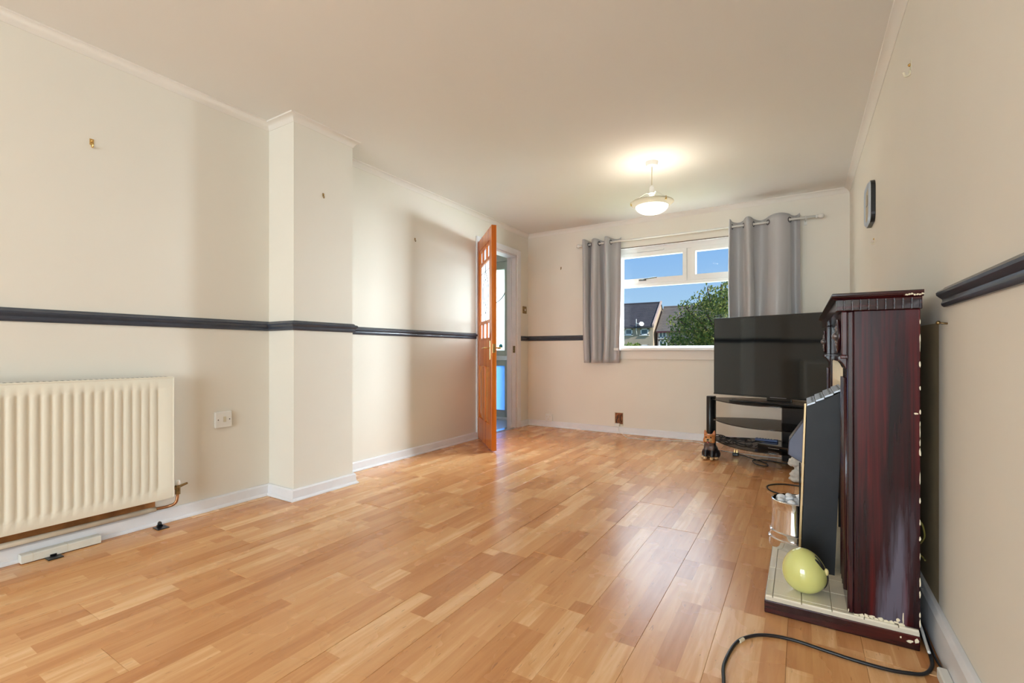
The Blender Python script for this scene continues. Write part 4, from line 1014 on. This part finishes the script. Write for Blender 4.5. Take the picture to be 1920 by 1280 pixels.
# ------------------------------------------------------------------ outside
m = MB(); m.box((-120, F + TF + .02, -.55), (90, 160, -.25)); tag(m.build('ground_outside', plain('grass_ground', srgb(96, 112, 60), .9, noise=.25, nscale=.5)), 'green ground outside the window', None, None, 'structure')
roof_m = plain('slate_roof_tiles', srgb(74, 70, 74), .7, noise=.12, nscale=1.5)
roof2_m = plain('brown_roof_tiles', srgb(112, 104, 98), .75, noise=.12, nscale=1.5)
har = plain('beige_harling', srgb(186, 168, 146), .9, noise=.06, nscale=2)
har2 = plain('pinkish_harling', srgb(186, 162, 150), .9, noise=.06, nscale=2)
dkglass = plain('dark_window_glass', srgb(84, 104, 112), .08)
def house(label, x0, x1, y, ze, zr, wallm, roofm, wins, depth=8.0, fascia=None):
    th = thing('terraced_house', label, 'house', ((x0 + x1) / 2, y, -.25))
    q = MB(); q.box((x0, y, -.25), (x1, y + depth, ze)); 
    q.add([(x0, y, ze), (x0, y + depth, ze), (x0, y + depth / 2, zr - .1), (x1, y, ze), (x1, y + depth, ze), (x1, y + depth / 2, zr - .1)], [(0, 1, 2), (3, 5, 4)])
    q.build('wall', wallm, th)
    dy = depth / 2; n = 22; ov = .35; sl = (zr - ze) / dy
    for sgn in (1, -1):
        ya = y - ov if sgn == 1 else y + depth + ov
        yr = y + dy
        for i in range(n):
            t0, t1 = i / n, (i + 1) / n
            q = MB() if i == 0 and sgn == 1 else q
            y0_, y1_ = ya + (yr - ya) * t0, ya + (yr - ya) * t1
            z0_ = ze - ov * sl + (zr - ze + ov * sl) * t0; z1_ = ze - ov * sl + (zr - ze + ov * sl) * t1
            if i == 0 and sgn == 1: rq = MB()
            rq.add([(x0 - .1, y0_, z0_ + .09), (x1 + .1, y0_, z0_ + .09), (x1 + .1, y1_, z1_ + .03), (x0 - .1, y1_, z1_ + .03), (x0 - .1, y0_, z0_), (x1 + .1, y0_, z0_), (x1 + .1, y1_, z1_), (x0 - .1, y1_, z1_)],
                   [(0, 1, 2, 3), (7, 6, 5, 4), (4, 5, 1, 0), (5, 6, 2, 1), (7, 4, 0, 3)])
    ro = rq.build('roof', roofm, th)
    q = MB(); q.tube([(x0 - .1, y + dy, zr + .04), (x1 + .1, y + dy, zr + .04)], .14, 8); q.build('ridge', roofm, ro)
    q = MB(); q.box((x1 - .05, y - ov, ze - .45), (x1 + .2, y - ov + .2, ze + .1)); 
    q.add([(x1 - .02, y - ov - .05, ze - ov * sl + .02), (x1 + .22, y - ov - .05, ze - ov * sl + .02), (x1 + .22, y + dy, zr + .02), (x1 - .02, y + dy, zr + .02), (x1 - .02, y - ov - .05, ze - ov * sl + .28), (x1 + .22, y - ov - .05, ze - ov * sl + .28), (x1 + .22, y + dy, zr + .28), (x1 - .02, y + dy, zr + .28)],
          [(3, 2, 1, 0), (4, 5, 6, 7), (0, 1, 5, 4), (1, 2, 6, 5), (2, 3, 7, 6), (3, 0, 4, 7)])
    q.build('verge', har2, ro)
    q = MB(); q.box((x0, y - ov - .08, ze - ov * sl - .18), (x1, y - ov + .04, ze - ov * sl + .02)); q.build('gutter', fascia or roofm, th)
    for (wx0, wx1, wz0, wz1, mull) in wins:
        q = MB(); t = .16
        q.box((wx0, y - .06, wz0), (wx1, y + .02, wz0 + t)); q.box((wx0, y - .06, wz1 - t), (wx1, y + .02, wz1)); q.box((wx0, y - .06, wz0), (wx0 + t, y + .02, wz1)); q.box((wx1 - t, y - .06, wz0), (wx1, y + .02, wz1))
        if mull: q.box(((wx0 + wx1) / 2 - .08, y - .06, wz0), ((wx0 + wx1) / 2 + .08, y + .02, wz1))
        wn = q.build('window', 'upvc', th)
        q = MB(); q.box((wx0 + t, y - .02, wz0 + t), (wx1 - t, y, wz1 - t)); q.build('pane', dkglass, wn)
        q = MB(); q.box((wx0 - .1, y - .16, wz0 - .1), (wx1 + .1, y, wz0)); q.build('window_ledge', 'upvc', wn)
    return th
HYD = 66.0
def hp(u, v, Y=HYD):
    f, th_, yh = 883.24, .5501, 658.8
    r_ = (u - 960) / f; d = (r_ * math.cos(th_) - math.sin(th_), r_ * math.sin(th_) + math.cos(th_), (yh - v) / f); t = Y / d[1]
    return d[0] * t, EYE + d[2] * t
XW0 = hp(1150, 640)[0]; XW1 = hp(1224.5, 640)[0]; ZE = hp(1200, 614)[1]
def wpx(u0, u1, v0, v1, mull, Y=HYD):
    a, za = hp(u0, v1, Y); b, zb = hp(u1, v0, Y); return (a, b, za, zb, mull)
h1 = house('beige terraced house with a dark slate roof and satellite dish seen through the window', XW0 - 6, XW1, HYD, ZE + .4, 8.0, har, roof_m, [wpx(1172, 1186, 616, 628, 0), wpx(1201, 1216, 615.5, 628, 0), wpx(1201, 1216, 646, 658, 0)])
XV0 = hp(1226.5, 640)[0]; XV1 = hp(1300, 640)[0]
h2 = house('lower terraced house with a brown tiled roof half hidden by the tree', XV0 + .3, XV1 + 8, HYD + .6, ZE - .3, 7.35, har2, roof2_m, [wpx(1233, 1248, 621, 633.5, 1), wpx(1233, 1249, 637, 650, 1)], fascia=plain('dark_red_gutter', srgb(96, 44, 50), .5))
dx, dz = hp(1197, 606)
q = MB(); q.tube([(dx - .2, HYD - .05, dz - 1.6), (dx - .2, HYD - .35, dz - 1.0), (dx - .2, HYD - .35, dz + .6)], .05, 8); q.tube([(dx - .2, HYD - .35, dz), (dx + .5, HYD - .6, dz - .2)], .04, 8); q.build('aerial_mast', 'upvc', h1)
q = MB(); q.lathe([(0, 0), (.2, .02), (.32, .08), (.34, .08), (.2, -.02), (0, -.04)], (0, 0, 0), 20); q.xf(Matrix.Translation((dx + .6, HYD - .6, dz - .15)) @ Matrix.Rotation(math.radians(65), 4, 'X') @ Matrix.Rotation(math.radians(25), 4, 'Y')); q.build('satellite_dish', 'upvc', h1, smooth=True)

def leaf_mat(name, a, b_, c):
    k = NT(name); g = k.n('ShaderNodeNewGeometry')
    w = k.n('ShaderNodeValToRGB')
    k.l(g.outputs['Random Per Island'], w.inputs[0]); el = w.color_ramp.elements
    el[0].color = a; el[1].color = c; q_ = el.new(.55); q_.color = b_
    k.l(w.outputs[0], k.b.inputs['Base Color']); k.b.inputs['Roughness'].default_value = .6
    tl = k.n('ShaderNodeBsdfTranslucent'); k.l(w.outputs[0], tl.inputs[0]); mx = k.n('ShaderNodeMixShader'); mx.inputs[0].default_value = .3
    k.l(k.b.outputs[0], mx.inputs[1]); k.l(tl.outputs[0], mx.inputs[2]); k.l(mx.outputs[0], k.o.inputs[0])
    return k.m
leafm = leaf_mat('tree_leaves', srgb(70, 92, 40), srgb(112, 132, 60), srgb(182, 176, 92))
bushm = leaf_mat('bush_leaves', srgb(92, 124, 46), srgb(124, 146, 60), srgb(160, 164, 80))
bark = plain('bark', srgb(92, 76, 60), .9, noise=.3, nscale=8, bump=.6, bscale=20)
def tree(name, label, base, blobs, nleaf, size, lm, seed, cat='tree', trunk=.12):
    rnd = random.Random(seed); th = thing(name, label, cat, base); vs = []; fs = []
    bx_, by_, bz_ = base
    tot = sum(b[3] * b[4] * b[5] for b in blobs)
    br = MB()
    top = max(b[2] for b in blobs)
    br.tube(spline([(0, 0, 0), (.06, .03, .8), (0, .1, top * .6), (.05, 0, top)], 5), [trunk * (1 - .8 * i / 15) for i in range(16)], 8)
    for (x, y, z, rx_, ry_, rz_) in blobs:
        s0 = Vector((0, .03, max(.3, z * .45))); e0 = Vector((x, y, z)); mid = (s0 + e0) / 2 + Vector((0, 0, .1))
        br.tube(spline([s0, mid, e0, e0 + Vector((rx_ * .3, 0, rz_ * .6))], 4), [trunk * .45 * (1 - .85 * i / 12) for i in range(13)], 6)
        cnt = int(nleaf * rx_ * ry_ * rz_ / tot)
        for i in range(cnt):
            while True:
                u = Vector((rnd.uniform(-1, 1), rnd.uniform(-1, 1), rnd.uniform(-1, 1)))
                if u.length < 1: break
            u = u * (u.length ** -.45) if u.length > .05 else u
            jit = 1 + .25 * mnoise.noise(u * 3.1 + Vector((x, y, z)))
            c = Vector((x + u.x * rx_ * jit, y + u.y * ry_ * jit, z + u.z * rz_ * jit))
            s_ = size * rnd.uniform(.6, 1.25)
            a = Vector((rnd.uniform(-1, 1), rnd.uniform(-1, 1), rnd.uniform(-.7, .7))).normalized(); b = a.orthogonal().normalized(); b.rotate(Matrix.Rotation(rnd.uniform(0, 6.28), 3, a)); d_ = a.cross(b)
            n0 = len(vs); fold = a * s_ * .15
            vs += [c - b * s_, c + d_ * s_ * .5 + fold, c + b * s_, c - d_ * s_ * .5 + fold]
            fs += [(n0, n0 + 1, n0 + 2), (n0, n0 + 2, n0 + 3)]
    br.build('branches', bark, th, world=False, smooth=True)
    me = bpy.data.meshes.new('foliage'); me.from_pydata([tuple(v) for v in vs], [], fs); me.materials.append(lm)
    o = bpy.data.objects.new('foliage', me); COL.objects.link(o); o.parent = th; o['kind'] = 'stuff'
    return th
TY = 20.0
bl_ = []
for u, v, ru, rv in ((1345, 600, 60, 44), (1300, 625, 48, 34), (1345, 565, 30, 28), (1288, 578, 16, 16), (1275, 600, 22, 14), (1385, 570, 40, 40), (1420, 600, 60, 45), (1310, 560, 14, 16), (1328, 545, 10, 14), (1360, 538, 10, 14), (1262, 645, 22, 16), (1300, 650, 50, 20), (1380, 640, 70, 30), (1385, 530, 16, 14)):
    x, z = hp(u, v, TY); s_ = TY / 1.0 / 883 * 1.0
    bl_.append((x, z, ru * s_, rv * s_))
tx = hp(1350, 600, TY)[0]
tree('garden_tree', 'bushy green tree with yellowing leaves filling the right of the window', (tx, TY, -.25), [(x - tx, random.uniform(-.5, .5), z + .25, a, a * .8, b) for x, z, a, b in bl_], 15000, .062, leafm, 5)
for u, v, ru, rv, Y, lab, sd in ((1180, 652, 10, 10, 24, 'low pale green shrub outside below the left edge of the window', 2), (1195, 650, 6, 8, 24.6, 'thin upright shrub outside in front of the beige house', 3), (1225, 658, 12, 9, 24, 'low shrub outside between the house and the tree', 4)):
    x, z = hp(u, v, Y); s_ = Y / 883
    tree('garden_shrub', lab, (x, Y, -.25), [(0, 0, z + .25, ru * s_, ru * s_, rv * s_), (0, 0, (z + .25) * .5, ru * s_ * 1.2, ru * s_, (z + .25) * .5)], 900, .06, bushm, sd, 'shrub', .03)
